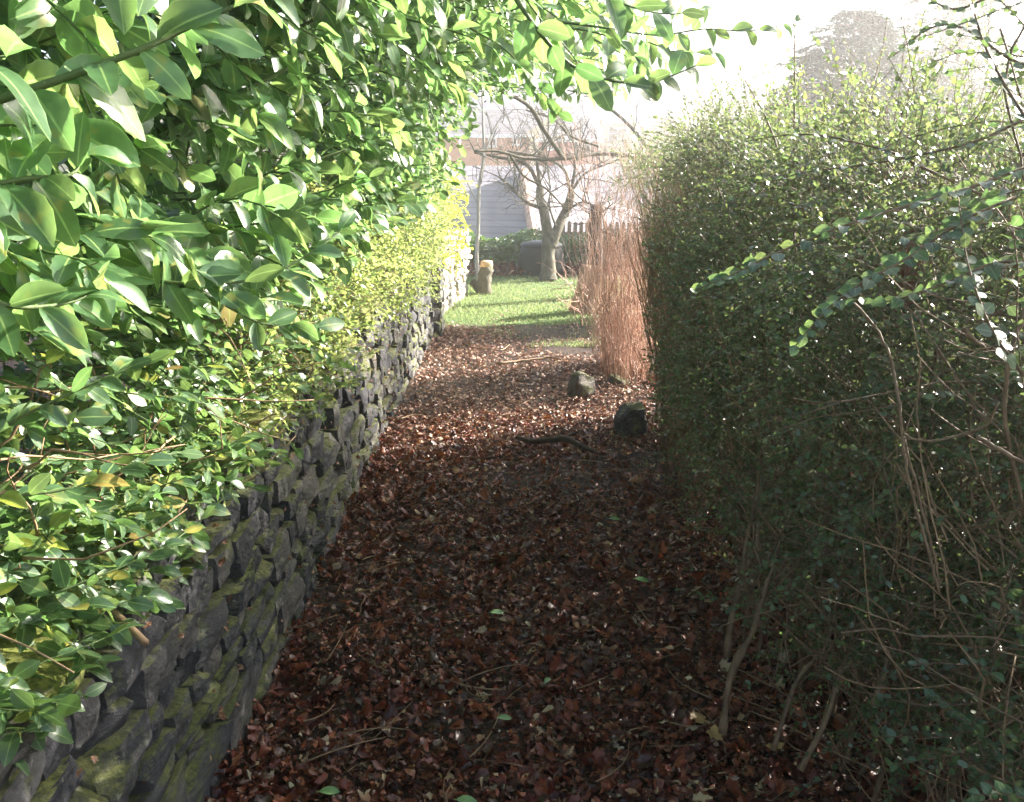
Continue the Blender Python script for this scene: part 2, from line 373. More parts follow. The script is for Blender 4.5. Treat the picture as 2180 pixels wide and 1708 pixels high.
xs = np.concatenate([-np.geomspace(3, 140, 30)[::-1], np.linspace(-2.5, 6, 35), np.geomspace(7, 140, 30)])
ys = np.concatenate([-np.geomspace(.5, 60, 14)[::-1], np.linspace(0, 20, 50), np.geomspace(21, 150, 60)])
gx, gy = np.meshgrid(xs, ys, indexing='ij'); gz = terrain_z(gx, gy)
mb = MB(); nx, ny = gx.shape; i, j = np.meshgrid(np.arange(nx - 1), np.arange(ny - 1), indexing='ij')
mb.add(np.stack([gx, gy, gz], -1).reshape(-1, 3), [np.stack([i * ny + j, (i + 1) * ny + j, (i + 1) * ny + j + 1, i * ny + j + 1], -1).reshape(-1, 4)])
M['ground'] = matte('winter_ground', [(.3, (.06, .07, .03)), (.5, (.10, .10, .05)), (.7, (.14, .11, .07))], .08, .95, .3)
tag(mb.build('ground', M['ground']), kind='structure')

def sheet(name, x0, x1, y0, y1, z, mat, nx=30, ny=60, amp=.0, edge=None):
    m = MB(); a = np.linspace(0, 1, nx); b = np.linspace(y0, y1, ny); U, Y = np.meshgrid(a, b, indexing='ij')
    xl = x0 + 0 * Y; xr = x1 + 0 * Y
    if edge is not None: xl, xr = edge(Y)
    X = xl + (xr - xl) * U
    Z = z + amp * wob(np.stack([X, Y, 0 * X], -1), 5.0, 5)
    i, j = np.meshgrid(np.arange(nx - 1), np.arange(ny - 1), indexing='ij')
    m.add(np.stack([X, Y, Z], -1).reshape(-1, 3), [np.stack([i * ny + j, (i + 1) * ny + j, (i + 1) * ny + j + 1, i * ny + j + 1], -1).reshape(-1, 4)])
    return tag(m.build(name, mat), kind='structure')
sheet('lawn', -5, 9, 7.6, 15.4, .004, M['lawn'], 60, 60, .006)
sheet('path', -1.0, 3.4, -2, 9.6, .012, M['soil'], 60, 120, .008)
# raised bed behind the wall
m = MB(); m.box((-3.6, 5.0, .3), (2.65, 5.5, .28)); tag(m.build('garden_bed', M['soil']), kind='structure')

# ------------------------------------------------------------------ leaf litter, twigs, grass
def litter(n, x0, x1, y0, y1, Lm, tilt=.55):
    y = y0 + (y1 - y0) * R.random(n) ** 1.25; x = R.uniform(x0, x1, n)
    z = .022 + .035 * R.random(n) ** 2 + .012 * wob(np.stack([x, y, 0 * x], -1), 6, 3)
    a = R.uniform(0, 2 * PI, n); d = np.stack([np.cos(a), np.sin(a), R.normal(0, tilt * .5, n)], -1)
    nr = nz(np.stack([R.normal(0, tilt, n), R.normal(0, tilt, n), np.ones(n)], -1))
    L = Lm * R.uniform(.55, 1.5, n)
    k = R.random(n) < np.interp(wob(np.stack([x, y, 0 * x], -1), 2.6, 63) + .5 * wob(np.stack([x, y, 0 * x], -1), 7, 64), [-1.1, -.5, .3], [.25, .75, 1.0])
    return np.stack([x, y, z], -1)[k], d[k], nr[k], L[k]
lm = MB()
p, d, nr, L = litter(30000, -.82, 1.15, .9, 5.6, .031); lm.leaves(p, d, nr, L, L * R.uniform(.35, .8, len(L)), DEAD_T + RAG_T)
p, d, nr, L = litter(4200, -.8, 1.1, 1.0, 5.2, .056); lm.leaves(p, d, nr, L, L * R.uniform(.7, 1.0, len(L)), MAPLE_T)
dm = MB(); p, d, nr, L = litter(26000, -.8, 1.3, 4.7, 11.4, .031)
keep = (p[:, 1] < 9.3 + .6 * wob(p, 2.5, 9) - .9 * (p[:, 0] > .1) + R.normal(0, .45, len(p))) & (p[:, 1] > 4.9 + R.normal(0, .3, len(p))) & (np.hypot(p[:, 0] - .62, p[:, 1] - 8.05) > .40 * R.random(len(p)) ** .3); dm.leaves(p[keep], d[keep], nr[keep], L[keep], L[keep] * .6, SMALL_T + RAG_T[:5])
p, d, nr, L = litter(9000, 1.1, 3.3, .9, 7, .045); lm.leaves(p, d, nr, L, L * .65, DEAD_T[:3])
tag(dm.build('dry_sun_brightened_litter', M['dry']), 'drier pinkish brown fallen leaves on the middle of the path, sunlight painted into their colour', 'leaf litter', kind='stuff')
# mats of darker crumbs
p, d, nr, L = litter(34000, -.82, 1.2, 1.0, 6.0, .017, .9); lm.leaves(p, d, nr, L, L * .55, RAG_T)
tag(lm.build('leaf_litter', M['dead'], smooth=True), 'wet red brown fallen leaves covering the path between wall and hedge', 'leaf litter', kind='stuff')

tw = MB(); n = 520
o = np.stack([R.uniform(-.75, 1.3, n), 1.0 + 8.0 * R.random(n) ** 1.3, R.uniform(.035, .06, n)], -1)
a = R.uniform(0, PI, n); ln = R.uniform(.05, .26, n)
d = np.stack([np.cos(a), np.sin(a), R.normal(0, .06, n)], -1)
t = np.linspace(-.5, .5, 5)[None, :, None]
pp = o[:, None] + d[:, None] * t * ln[:, None, None] + np.cross(d, [0, 0, 1])[:, None] * (t ** 2) * (ln * R.normal(0, .5, n))[:, None, None]
tw.tubes(pp, R.uniform(.0008, .0026, n)[:, None] * np.linspace(1.2, .5, 5), 4)
tag(tw.build('fallen_twigs', M['stem_tan']), 'thin dry twigs scattered over the leafy path', 'twigs', kind='stuff')

gb = MB(); n = 60000
y = 8.2 + 7.1 * R.random(n) ** 1.15; x = R.uniform(-1.1, 4.5, n)
q = np.stack([x, y, 0 * x], -1)
edge = 9.55 - .75 * np.clip(x + .35, 0, 1.6) + .45 * wob(q, 2.2, 21)
keep = (y > edge + np.abs(R.normal(0, .4, n)) - .25) | ((np.hypot(x - .62, (y - 8.1) * 1.0) < .46)) | (R.random(n) < .02)
q = q[keep]; n = len(q)
h = R.uniform(.025, .07, n) * (1 + .5 * wob(q, 1.5, 8)); a = R.uniform(0, 2 * PI, n)
lean = np.stack([np.cos(a), np.sin(a), 0 * a], -1) * R.uniform(.2, .9, n)[:, None]
dv = nz(lean + [0, 0, 1.0])
BLADE = [(np.array([[0, .5, 0], [0, -.5, 0], [.55, .35, .0], [.55, -.35, 0], [1, 0, -.25]]), [np.array([[0, 1, 3, 2]]), np.array([[2, 3, 4]])])]
gb.leaves(q, dv, np.stack([-np.sin(a), np.cos(a), .3 + 0 * a], -1), np.maximum(h, .015), .007, BLADE)
tag(gb.build('grass', M['grass'], smooth=False), 'bright green lawn grass at the end of the path', 'grass', kind='stuff')

# ------------------------------------------------------------------ stones
def cube_sphere(n):
    vs = []; fs = []; idx = {}
    def vid(p):
        k = tuple(np.round(p, 5))
        if k not in idx: idx[k] = len(vs); vs.append(p)
        return idx[k]
    g = np.linspace(-1, 1, n + 1)
    for ax in range(3):
        for sg in (-1, 1):
            for i in range(n):
                for j in range(n):
                    c = []
                    for (a, b) in ((i, j), (i + 1, j), (i + 1, j + 1), (i, j + 1)):
                        p = np.zeros(3); p[ax] = sg; p[(ax + 1) % 3] = g[a]; p[(ax + 2) % 3] = g[b]; c.append(vid(p))
                    fs.append(c if sg > 0 else c[::-1])
    return np.array(vs), np.array(fs)
CSV, CSF = cube_sphere(11)
def stone(mb, c, h, rnd=.5, rot=None, rough=.06, cuts=5):
    v = CSV.copy(); r = np.linalg.norm(v, axis=1, keepdims=True)
    v = v * (1 - rnd) + (v / r) * 1.12 * rnd
    for k in range(cuts):
        nrm = nz(R.normal(size=3)); off = R.uniform(.72, .98) * (np.abs(nrm).sum() * (1 - rnd) + 1.1 * rnd) * .85
        ex = np.maximum(0, v @ nrm - off); v = v - ex[:, None] * nrm
    v = v * (1 + rough * wob(v * 1.0 + R.normal(size=3) * 9, 2.5, int(R.integers(0, 9999)))[:, None])
    v = v + rough * .5 * np.stack([wob(v * 3 + 7 * k + R.random() * 9, 2.5, int(R.integers(0, 9999))) for k in range(3)], -1) * .6
    if len(CSV) > 500: v = v + nz(v) * (rough * .35 * wob(v * 6 + R.random() * 9, 2.2, int(R.integers(0, 9999))))[:, None]
    v = v * np.asarray(h)
    if rot is not None: v = v @ np.array(Euler(rot).to_matrix()).T
    mb.add(v + c, [CSF])

def wall_run(mb, p0, p1, top, thick, hs, ls, zb=-.05, prot=.012, faces=(1,), endcap=False):
    """irregular courses of stones along a line; faces: side of the line (+1 = right hand)"""
    p0 = np.array(p0, float); p1 = np.array(p1, float); L = np.linalg.norm(p1 - p0); d = (p1 - p0) / L; nrm = np.array([d[1], -d[0]])
    z = zb; rz = math.atan2(d[1], d[0])
    while z < top - .03:
        h = min(R.uniform(*hs), top - z + .04); s = -R.uniform(0, .1)
        while s < L:
            l = R.uniform(*ls) * (1.4 if h > .12 else 1)
            if s + l > L - .05: l = max(.06, L - s)
            hh = h * R.uniform(.75, 1.12); wv = .012 * math.sin(s * 1.3 + z * 5)
            for sg in faces:
                c2 = p0 + d * (s + l / 2) + nrm * sg * (-.10 - abs(R.normal(0, prot)) * (1 + 2.0 * (R.random() < .12)))
                stone(mb, (c2[0], c2[1], z + h / 2 + wv + R.normal(0, .006)), (l / 2 * 1.05, .125, hh / 2 * 1.04), R.uniform(.12, .34), (R.normal(0, .025), R.normal(0, .07), rz + R.normal(0, .03)), .035, 6)
            s += l * .97
        z += h * .93

def wall_xy(y): return -.80 - .03 * math.sin(y * .6)
sw = thing('stone_wall', (-.9, 4.8, 0), 'low grey mossy dry stone wall running along the left of the path', 'wall')
body = MB()
pts = [(-.76, .3), (-.80, 3.0), (-.83, 5.2), (-.79, 8.7)]
for a, b in zip(pts[:-1], pts[1:]): wall_run(body, a, b, .80, .3, (.065, .15), (.09, .26))
body.build('stone_face', M['stone'], sw, smooth=False)
core = MB(); core.box((-1.06, 4.5, .37), (.12, 4.2, .36)); core.build('wall_core', M['soil'], sw)
cop = MB()
y = .3
while y < 8.6:
    l = R.uniform(.12, .24); x = np.interp(y, [.3, 3, 5.2, 8.7], [-.76, -.80, -.83, -.79]) - .15
    stone(cop, (x + R.uniform(-.03, .03), y + l / 2, .845 + R.uniform(-.02, .03)), (.17 + R.uniform(-.02, .03), l / 2, R.uniform(.045, .075)), .45, (R.normal(0, .15), R.normal(0, .1), R.normal(0, .15)), .08)
    y += l * .98
cop.build('coping', M['stone_mossy'], sw, smooth=False)
# pier where the wall steps, and the paler section beyond
pr = thing('wall_pier', (-.74, 8.85, 0), 'narrow grey stone pier in shade where the wall steps back', 'pier')
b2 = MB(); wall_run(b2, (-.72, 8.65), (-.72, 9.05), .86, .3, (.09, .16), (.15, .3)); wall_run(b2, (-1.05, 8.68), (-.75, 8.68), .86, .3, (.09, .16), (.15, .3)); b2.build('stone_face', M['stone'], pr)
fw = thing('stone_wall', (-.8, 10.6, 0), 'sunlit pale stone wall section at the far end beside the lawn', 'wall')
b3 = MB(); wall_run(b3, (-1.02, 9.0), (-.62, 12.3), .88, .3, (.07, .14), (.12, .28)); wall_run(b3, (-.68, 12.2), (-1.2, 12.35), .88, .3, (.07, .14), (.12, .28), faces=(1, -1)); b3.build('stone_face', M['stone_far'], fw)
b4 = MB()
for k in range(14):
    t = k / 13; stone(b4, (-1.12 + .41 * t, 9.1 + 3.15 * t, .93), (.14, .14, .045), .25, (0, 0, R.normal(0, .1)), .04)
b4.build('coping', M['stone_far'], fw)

# leaf scraps caught on the wall
ws = MB(); n = 170
yy = R.uniform(1.1, 6, n); zz = R.uniform(.05, .8, n)
ws.leaves(np.stack([-.79 + R.uniform(-.02, .05, n), yy, zz], -1), R.normal(size=(n, 3)) * [.4, 1, .6], nz(R.normal(size=(n, 3)) * .6 + [1, 0, .5]), R.uniform(.012, .034, n), R.uniform(.010, .024, n), RAG_T)
tag(ws.build('dead_leaf_scraps', M['dead'], smooth=False), 'shrivelled brown leaf scraps caught in the joints of the stone wall', 'leaf litter', kind='stuff')

# single stones by the hedge foot
def rock(c, h, rot, label, mat='rock', name='rock', rnd=.35):
    m_ = MB(); stone(m_, (0, 0, 0), h, rnd, rot, .09, 7); o_ = m_.build(name, M[mat]); o_.location = c
    return tag(o_, label, 'stone')
rock((.565, 6.1, .075), (.09, .08, .13), (.15, .2, .4), 'upright brown rock standing in leaf litter at the foot of the red twigs')
rock((.80, 5.15, .07), (.085, .09, .15), (0, .03, .2), 'dark mossy squared stone block at the foot of the hedge', 'stone', 'stone_block', .15)
rock((.93, 6.6, .02), (.11, .08, .06), (.1, .1, .9), 'small flat stone half buried among the red stems')

# ------------------------------------------------------------------ shoots and foliage
def shoots(org, dr, L, k=6, bend=(0, 0, -.08), jit=.08):
    n = len(org); L = np.broadcast_to(L, (n,)); d = nz(dr); p = np.empty((n, k, 3)); p[:, 0] = org
    for i in range(1, k):
        d = nz(d + np.asarray(bend) + R.normal(0, jit, (n, 3))); p[:, i] = p[:, i - 1] + d * (L / (k - 1))[:, None]
    return p

def on_shoots(paths, m, t0=.15, t1=1.0, ang=50, opposite=False, upw=.7, rnd=.4, roll=1.0):
    n, k, _ = paths.shape
    t = np.linspace(t0, t1, m)[None] + R.normal(0, .01, (n, m)); t = np.clip(t, 0, 1) * (k - 1)
    i = np.clip(t.astype(int), 0, k - 2); f = (t - i)[..., None]
    r = np.arange(n)[:, None]
    a, b = paths[r, i], paths[r, i + 1]; pos = a * (1 - f) + b * f; tg = nz(b - a)
    u = nz(np.cross(tg, [0.05, 0.03, 1.0])); v = np.cross(u, tg)
    idx = np.arange(m)[None]
    if opposite: ph = (idx % 2) * PI + (idx // 2 % 2) * PI / 2 * .35 + R.normal(0, .35, (n, m))
    else: ph = idx * 2.4 + R.uniform(0, 6.28, (n, 1))
    rad = u * np.cos(ph)[..., None] + v * np.sin(ph)[..., None] * roll
    rad = nz(rad)
    aa = np.radians(ang + R.normal(0, 12, (n, m)) - 25 * (t / (k - 1)))[..., None]
    ld = nz(tg * np.cos(aa) + rad * np.sin(aa) + R.normal(0, .12, (n, m, 3)))
    nr = tg * .6 + np.array([0, 0, 1.0]) * upw + R.normal(0, rnd, (n, m, 3))
    return pos.reshape(-1, 3), ld.reshape(-1, 3), nr.reshape(-1, 3), (t / (k - 1)).reshape(-1)

def lim(pts):
    a = np.array(pts, float); return lambda q: np.interp(q, a[:, 0], a[:, 1])
def far_enough(p, r): return np.linalg.norm(p - CAM, axis=-1) > r

# ---- large leaved evergreen on the left
hol_low = lim([(-600, 760), (0, 715), (300, 730), (560, 715), (650, 690), (720, 600), (800, 520), (900, 455), (985, 400), (1015, 270), (1060, 205), (1180, 245), (1350, 235), (1480, 190), (1545, 110), (1600, 20), (1700, -80)])
hs_ = thing('evergreen_shrub', (-1.5, 2.6, .58), 'big glossy large-leaved evergreen shrub leaning over the wall and arching across the path', 'shrub')
def face_x(y, z): return np.interp(y, [.3, .9, 1.6, 3, 4.5, 6], [-.62, -.56, -.45, -.33, -.24, -.25]) + np.clip(z - 1.85, 0, 1) * .55 - np.clip(1.55 - z, 0, 1) * .35
HL = MB(); HS = MB()
def holly(n, ylo, yhi, depth, Lf, temps, m=11, slen=.30, deep=1.0, pw=1.0, ztop=3.0):
    y = ylo + (yhi - ylo) * R.random(n) ** pw; z = R.uniform(1.25, ztop, n)
    x = face_x(y, z) - .22 - R.random(n) * depth
    o = np.stack([x, y, z], -1)
    dr = nz(np.array([.75, -.35, .15]) + R.normal(0, .38, (n, 3)))
    pa = shoots(o, dr, slen * R.uniform(.7, 1.3, n), 6, (.02, -.01, -.07), .1)
    px, py, sd_ = proj(pa[:, -1]); kk = (py < hol_low(px) + R.normal(0, 12, n)) & far_enough(pa[:, -1], .72) & far_enough(pa[:, 2], .72); pa = pa[kk]
    HS.tubes(pa, np.linspace(.0032, .0013, 6)[None], 4)
    p, d, nr, t = on_shoots(pa, m, .1, 1, 52, False, .75, .38)
    px, py, sd_ = proj(p + d * Lf * .6); kk = (py < hol_low(px) + 8) & far_enough(p, .66)
    p, d, nr, t = p[kk], d[kk], nr[kk], t[kk]
    d = d + np.array([0, 0, -.22]); L = Lf * R.uniform(.5, 1.25, len(p)) * (1 - .25 * t)
    HL.leaves(p, d, nr, L, L * R.uniform(.46, .60, len(p)), temps)
holly(230, .55, 2.2, .35, .104, HOLLY_T, 11, .30, ztop=2.5)
holly(380, 1.8, 4.0, .45, .088, HOLLY_T, 11, .30, ztop=2.9)
holly(480, 3.6, 6.2, .55, .076, HOLLY_LO, 12, .32, ztop=3.3)
holly(420, .6, 5.8, 1.3, .085, HOLLY_LO, 12, .36, ztop=3.2)
# canopy over the path
n = 430; o = np.stack([R.uniform(-.6, .65, n), R.uniform(1.6, 5.5, n), R.uniform(2.0, 3.1, n)], -1)
pa = shoots(o, nz(np.array([.8, -.2, -.05]) + R.normal(0, .35, (n, 3))), .35, 6, (.0, 0, -.06), .1)
px, py, _s = proj(pa[:, -1]); pa = pa[(py < hol_low(px) - 25) & (px < 1500 - 200 * R.random(n))]
HS.tubes(pa, np.linspace(.003, .0012, 6)[None], 4)
p, d, nr, t = on_shoots(pa, 11, .1, 1, 52, False, .7, .4); px, py, _s = proj(p + d * .05); kk = py < hol_low(px); p, d, nr = p[kk], d[kk], nr[kk]
L = .074 * R.uniform(.7, 1.2, len(p)); HL.leaves(p, d + [0, 0, -.25], nr, L, L * .48, HOLLY_T)

def spray(path_px, m, Lf, wr, temps, LB, SB, r0=.004, ang=58, opposite=False, upw=.5, rnd=.35, facing=None, sides=6, droop=.25, roll=1.0):
    p = np.array([P(*q) for q in path_px]); pp, rr = spline(p, np.linspace(r0, r0 * .35, len(p)), 4)
    SB.tubes(pp[None], rr[None], sides)
    q, d, nr, t = on_shoots(pp[None], m, .04, 1, ang, opposite, upw, rnd, roll)
    if facing is not None: nr = nr * .45 + np.asarray(facing) * 1.1
    L = Lf * R.uniform(.75, 1.15, len(q)) * (1 - .3 * t)
    LB.leaves(q, d + [0, 0, -droop], nr, L, L * wr, temps)
FC = (-.1, -.85, .25)
spray([(1085, -20, 1.5), (1165, 90, 1.52), (1235, 150, 1.55), (1330, 176, 1.6), (1400, 172, 1.62), (1500, 132, 1.66)], 22, .082, .52, HOLLY_T, HL, HS, .0045, 62, facing=FC, droop=.3)
spray([(1180, 45, 1.9), (1290, 60, 1.9), (1400, 75, 1.95), (1500, 62, 2.0), (1600, 66, 2.0), (1700, 45, 2.05)], 18, .07, .5, HOLLY_T, HL, HS, .003, 60, facing=FC, droop=.3)
spray([(1000, 60, 2.2), (1080, 110, 2.2), (1150, 190, 2.2), (1190, 240, 2.2)], 14, .075, .5, HOLLY_T, HL, HS, .003, 55, facing=FC, droop=.4)
spray([(1250, -30, 1.7), (1330, 10, 1.7), (1420, 30, 1.75), (1500, 20, 1.8)], 14, .08, .5, HOLLY_T, HL, HS, .003, 60, facing=FC, droop=.35)
spray([(1380, 90, 2.3), (1440, 110, 2.3), (1520, 110, 2.3)], 9, .075, .5, HOLLY_T, HL, HS, .002, 60, facing=FC)
spray([(-60, 230, .86), (120, 172, .88), (300, 105, .9), (430, 45, .93), (580, -25, .96)], 16, .095, .46, HOLLY_T, HL, HS, .0055, 62, facing=(.15, -.8, .45), droop=.5)
spray([(-40, 400, .88), (60, 380, .9), (150, 372, .92), (180, 330, .94)], 10, .09, .42, HOLLY_T, HL, HS, .004, 60, facing=(.15, -.8, .45), droop=.45)
spray([(-30, 640, .92), (60, 655, .95), (160, 640, 1.0), (230, 600, 1.05)], 9, .085, .44, HOLLY_T, HL, HS, .004, 58, facing=(.1, -.8, .5), droop=.3)
spray([(330, 600, 1.3), (450, 605, 1.32), (560, 590, 1.36), (660, 540, 1.4), (740, 480, 1.45)], 16, .08, .45, HOLLY_T, HL, HS, .0035, 50, facing=(.1, -.7, .5), droop=.35)
spray([(480, 650, 1.4), (560, 690, 1.42), (640, 690, 1.45), (690, 700, 1.5)], 10, .075, .48, HOLLY_T, HL, HS, .003, 55, facing=(.1, -.8, .3))
# stout branches inside the shrub
for k in range(22):
    y = R.uniform(1.2, 5.5); b = np.array([-1.5 + R.normal(0, .15), y, .55]); e = np.array([-.45 + R.normal(0, .1), y - .4 + R.normal(0, .3), R.uniform(1.6, 2.9)])
    mid = (b + e) / 2 + [-.25, 0, .25]
    HS.tube([b, mid, e], [.022, .014, .004], 6, 5)
for k in range(7):
    y = R.uniform(2.2, 5.2); HS.tube([(-1.0, y, 2.4), (-.4, y - .2, 2.65), (.2, y - .35, 2.6), (.6, y - .4, 2.45)], [.014, .01, .006, .002], 6, 5)
HL.build('foliage', M['holly'], hs_); HS.build('stems', M['stem_green'], hs_)

# ---- privet spilling over the wall, near
prv_low = lim([(-900, 1800), (0, 1600), (110, 1560), (170, 1500), (240, 1380), (345, 1300), (395, 1210), (470, 1060), (560, 985), (640, 955), (720, 860), (800, 790), (870, 740)])
ps = thing('privet_shrub', (-1.1, 1.8, .58), 'mid-green oval-leaved shrub spilling over the near end of the stone wall', 'shrub')
VL = MB(); VS = MB()
def privet(n, ylo, yhi, z0, z1, depth, Lf, m, slen, bx=0.0):
    y = R.uniform(ylo, yhi, n); z = R.uniform(z0, z1, n); x = -.70 - .05 * (z - 1) + bx - R.random(n) * depth - .15
    o = np.stack([x, y, z], -1); dr = nz(np.array([.75, -.25, .05]) + R.normal(0, .42, (n, 3)))
    pa = shoots(o, dr, slen * R.uniform(.6, 1.4, n), 6, (0, 0, -.05), .12)
    px, py, _s = proj(pa[:, -1]); pa = pa[(py < prv_low(px) + R.normal(0, 22, n)) & far_enough(pa[:, -1], .75)]
    VS.tubes(pa, np.linspace(.0024, .0009, 6)[None], 4)
    p, d, nr, t = on_shoots(pa, m, .08, 1, 55, True, .6, .45)
    px, py, _s = proj(p); kk = (py < prv_low(px) + 35) & far_enough(p, .68); p, d, nr, t = p[kk], d[kk], nr[kk], t[kk]
    L = Lf * R.uniform(.55, 1.2, len(p)); VL.leaves(p, d + [0, 0, -.08], nr, L, L * R.uniform(.48, .6, len(p)), PRIVET_T)
privet(420, .75, 2.2, .68, 1.45, .30, .046, 12, .22)
privet(230, .9, 2.3, .56, .95, .12, .050, 12, .19, .06)
privet(420, 2.0, 3.8, .80, 1.50, .35, .040, 12, .22)
privet(300, .8, 3.6, .75, 1.45, .9, .045, 12, .26)
spray([(-30, 930, 1.0), (100, 860, 1.02), (260, 790, 1.06), (330, 755, 1.1)], 16, .055, .5, PRIVET_T, VL, VS, .0025, 55, True, facing=(.1, -.6, .6), droop=.1)
spray([(-20, 1060, 1.05), (150, 1040, 1.1), (300, 985, 1.15), (400, 960, 1.2)], 16, .052, .5, PRIVET_T, VL, VS, .0025, 55, True, facing=(.1, -.6, .6), droop=.1)
spray([(100, 1270, 1.25), (240, 1215, 1.3), (350, 1165, 1.35), (450, 1090, 1.45)], 16, .052, .5, PRIVET_T, VL, VS, .0022, 55, True, facing=(.1, -.6, .6), droop=.1)
spray([(-30, 1500, 1.2), (30, 1490, 1.22), (100, 1500, 1.25), (180, 1480, 1.3)], 11, .05, .55, PRIVET_T, VL, VS, .002, 60, True, facing=(.1, -.6, .6), droop=.1)
spray([(150, 1300, 1.3), (240, 1290, 1.32), (310, 1270, 1.36), (350, 1290, 1.4)], 10, .05, .55, PRIVET_T, VL, VS, .002, 60, True, facing=(.1, -.7, .4), droop=.2)
n = 420; o = np.stack([R.uniform(-1.3, -.75, n), R.uniform(.9, 4, n), R.uniform(.7, 1.3, n)], -1)
pa = shoots(o, nz(np.array([.5, -.2, .2]) + R.normal(0, .6, (n, 3))), .3, 6, (0, 0, -.02), .2); pxy = proj(pa[:, -1]); pa = pa[pxy[1] < prv_low(pxy[0])]
VL.build('foliage', M['privet'], ps); VS.build('stems', M['stem_green'], ps)
T2 = MB(); T2.tubes(pa, np.linspace(.0028, .001, 6)[None], 4)
T2.tube([P(215, 1275, 1.5), P(260, 1320, 1.45), P(312, 1370, 1.42)], [.006, .0065, .006], 8, 3); T2.build('branches', M['stem_tan'], ps)

# ---- fine leaved hedge further along the wall
fin_r = lim([(-200, 1010), (380, 1020), (430, 1010), (480, 992), (560, 985), (600, 965), (650, 945), (690, 895), (740, 835), (790, 800), (860, 720), (960, 640), (1000, 500)])
fh = thing('fine_leaved_hedge', (-1.2, 5.5, .58), 'fine-leaved sunlit yellow-green hedge on top of the stone wall beyond the big-leaved shrub', 'hedge')
FL = MB(); FS = MB()
n = 3400; y = 2.2 + 7.0 * R.random(n) ** .8; z = R.uniform(.72, 1.75, n); x = -.80 + .12 * wob(np.stack([y, z, 0 * y], -1), 3, 4) - .55 * R.random(n) ** 1.5 + .06 * (z - .8)
o = np.stack([x, y, z], -1)
pa = shoots(o, nz(np.array([.6, -.25, .25]) + R.normal(0, .5, (n, 3))), .17 * R.uniform(.6, 1.5, n), 5, (0, 0, -.03), .15)
px, py, _s = proj(pa[:, -1]); pa = pa[px < fin_r(py) + R.normal(0, 6, n)]
FS.tubes(pa, np.linspace(.0018, .0008, 5)[None], 3)
p, d, nr, t = on_shoots(pa, 12, .1, 1, 52, True, .6, .5); L = .026 * R.uniform(.6, 1.3, len(p)); FL.leaves(p, d, nr, L, L * .55, SMALL_T)
FL.build('foliage', M['fine'], fh); FS.build('stems', M['stem'], fh)

gs = thing('golden_shrub', (-1.0, 10.6, 0), 'bright yellow-green leafy shrub hanging over the far end of the stone wall', 'shrub')
GL = MB(); GS = MB()
n = 520; y = R.uniform(8.6, 11.8, n); z = R.uniform(.65, 1.85, n); x = np.interp(y, [8.6, 11.8], [-.92, -.62]) - .45 * R.random(n) + .12 * R.normal(size=n)
o = np.stack([x, y, z], -1); pa = shoots(o, nz(np.array([.5, -.2, .1]) + R.normal(0, .5, (n, 3))), .22 * R.uniform(.5, 1.4, n), 5, (0, 0, -.06), .15)
px, py, _s = proj(pa[:, -1]); kk = (px < np.interp(py, [300, 370, 420, 480, 560, 650], [1020, 1038, 1045, 1020, 990, 960]) + R.normal(0, 5, n)); pa = pa[kk]
GS.tubes(pa, np.linspace(.0025, .001, 5)[None], 3)
p, d, nr, t = on_shoots(pa, 10, .1, 1, 52, True, .6, .5); L = .046 * R.uniform(.6, 1.2, len(p)); GL.leaves(p, d, nr, L, L * .62, SMALL_T)
for c_ in range(9):
    y_ = 9.0 + c_ * .33; GS.tube([(-1.25, y_, .3), (-1.2, y_ - .05, .9), (-.95 + R.normal(0, .05), y_ - .1, 1.35)], [.014, .01, .004], 6, 4)
GL.build('foliage', M['gold'], gs); GS.build('stems', M['stem'], gs)

def grow(TB, p, d, L, r, depth, spread=.55, up=.1, kids=(3, 4), shrink=.62, out=None, jit=.14):
    k = 5; path = shoots(np.array([p]), np.array([d]), L, k, (0, 0, up * .3), jit)[0]
    TB.tubes(path[None], np.linspace(r, r * .6, k)[None], 7 if r > .03 else (5 if r > .008 else 3))
    if out is not None: out.append((path, depth))
    if depth == 0: return
    for c in range(int(R.integers(*kids)) if kids[0] < kids[1] else kids[0]):
        t = R.uniform(.35, 1.0); i = min(int(t * (k - 1)), k - 2); q = path[i] + (path[i + 1] - path[i]) * (t * (k - 1) - i)
        dd = nz(nz(path[i + 1] - path[i]) + R.normal(0, spread, 3) + [0, 0, up])
        grow(TB, q, dd, L * shrink * R.uniform(.75, 1.25), max(r * .5, .0025), depth - 1, spread, up, kids, shrink, out, jit)


# ------------------------------------------------------------------ right hedge
M['stem_mid'] = matte('brown_stem', [(.3, (.08, .05, .028)), (.7, (.19, .125, .075))], 25, .7, .4)
M['bark_rust'] = matte('rusty_peeling_bark', [(.3, (.16, .06, .035)), (.7, (.34, .16, .10))], 30, .8, .9, stretch=(1, 1, .25))
bh = thing('small_leaved_hedge', (1.6, 3.6, 0), 'tall dense hedge of tiny dark leaves with bare brown stems at its foot', 'hedge')
BL = MB(); BS = MB(); BT = MB()
box_l = lim([(-300, 1560), (150, 1540), (230, 1420), (290, 1290), (330, 1265), (370, 1285), (420, 1345), (500, 1365), (620, 1372), (800, 1355), (1000, 1350), (1150, 1392), (1250, 1420), (1440, 1520), (1560, 1600), (1900, 1740)])
def hedge_face(y, z):
    f = np.interp(y, [.4, 2.0, 4.0, 5.0, 5.8], [.80, .76, .78, .88, 1.10])
    return f + .09 * np.cos((z - 1.1) * 2.6) * -1 + .07
def hedge_top(x, y):
    return np.interp(y, [1, 3, 5], [1.70, 1.72, 1.80]) + .10 * wob(np.stack([x, y, 0 * x], -1), 1.8, 31) + .07 * wob(np.stack([x, y, 0 * x], -1), 5, 32) + .04 * np.clip(x - 1, 0, 2)
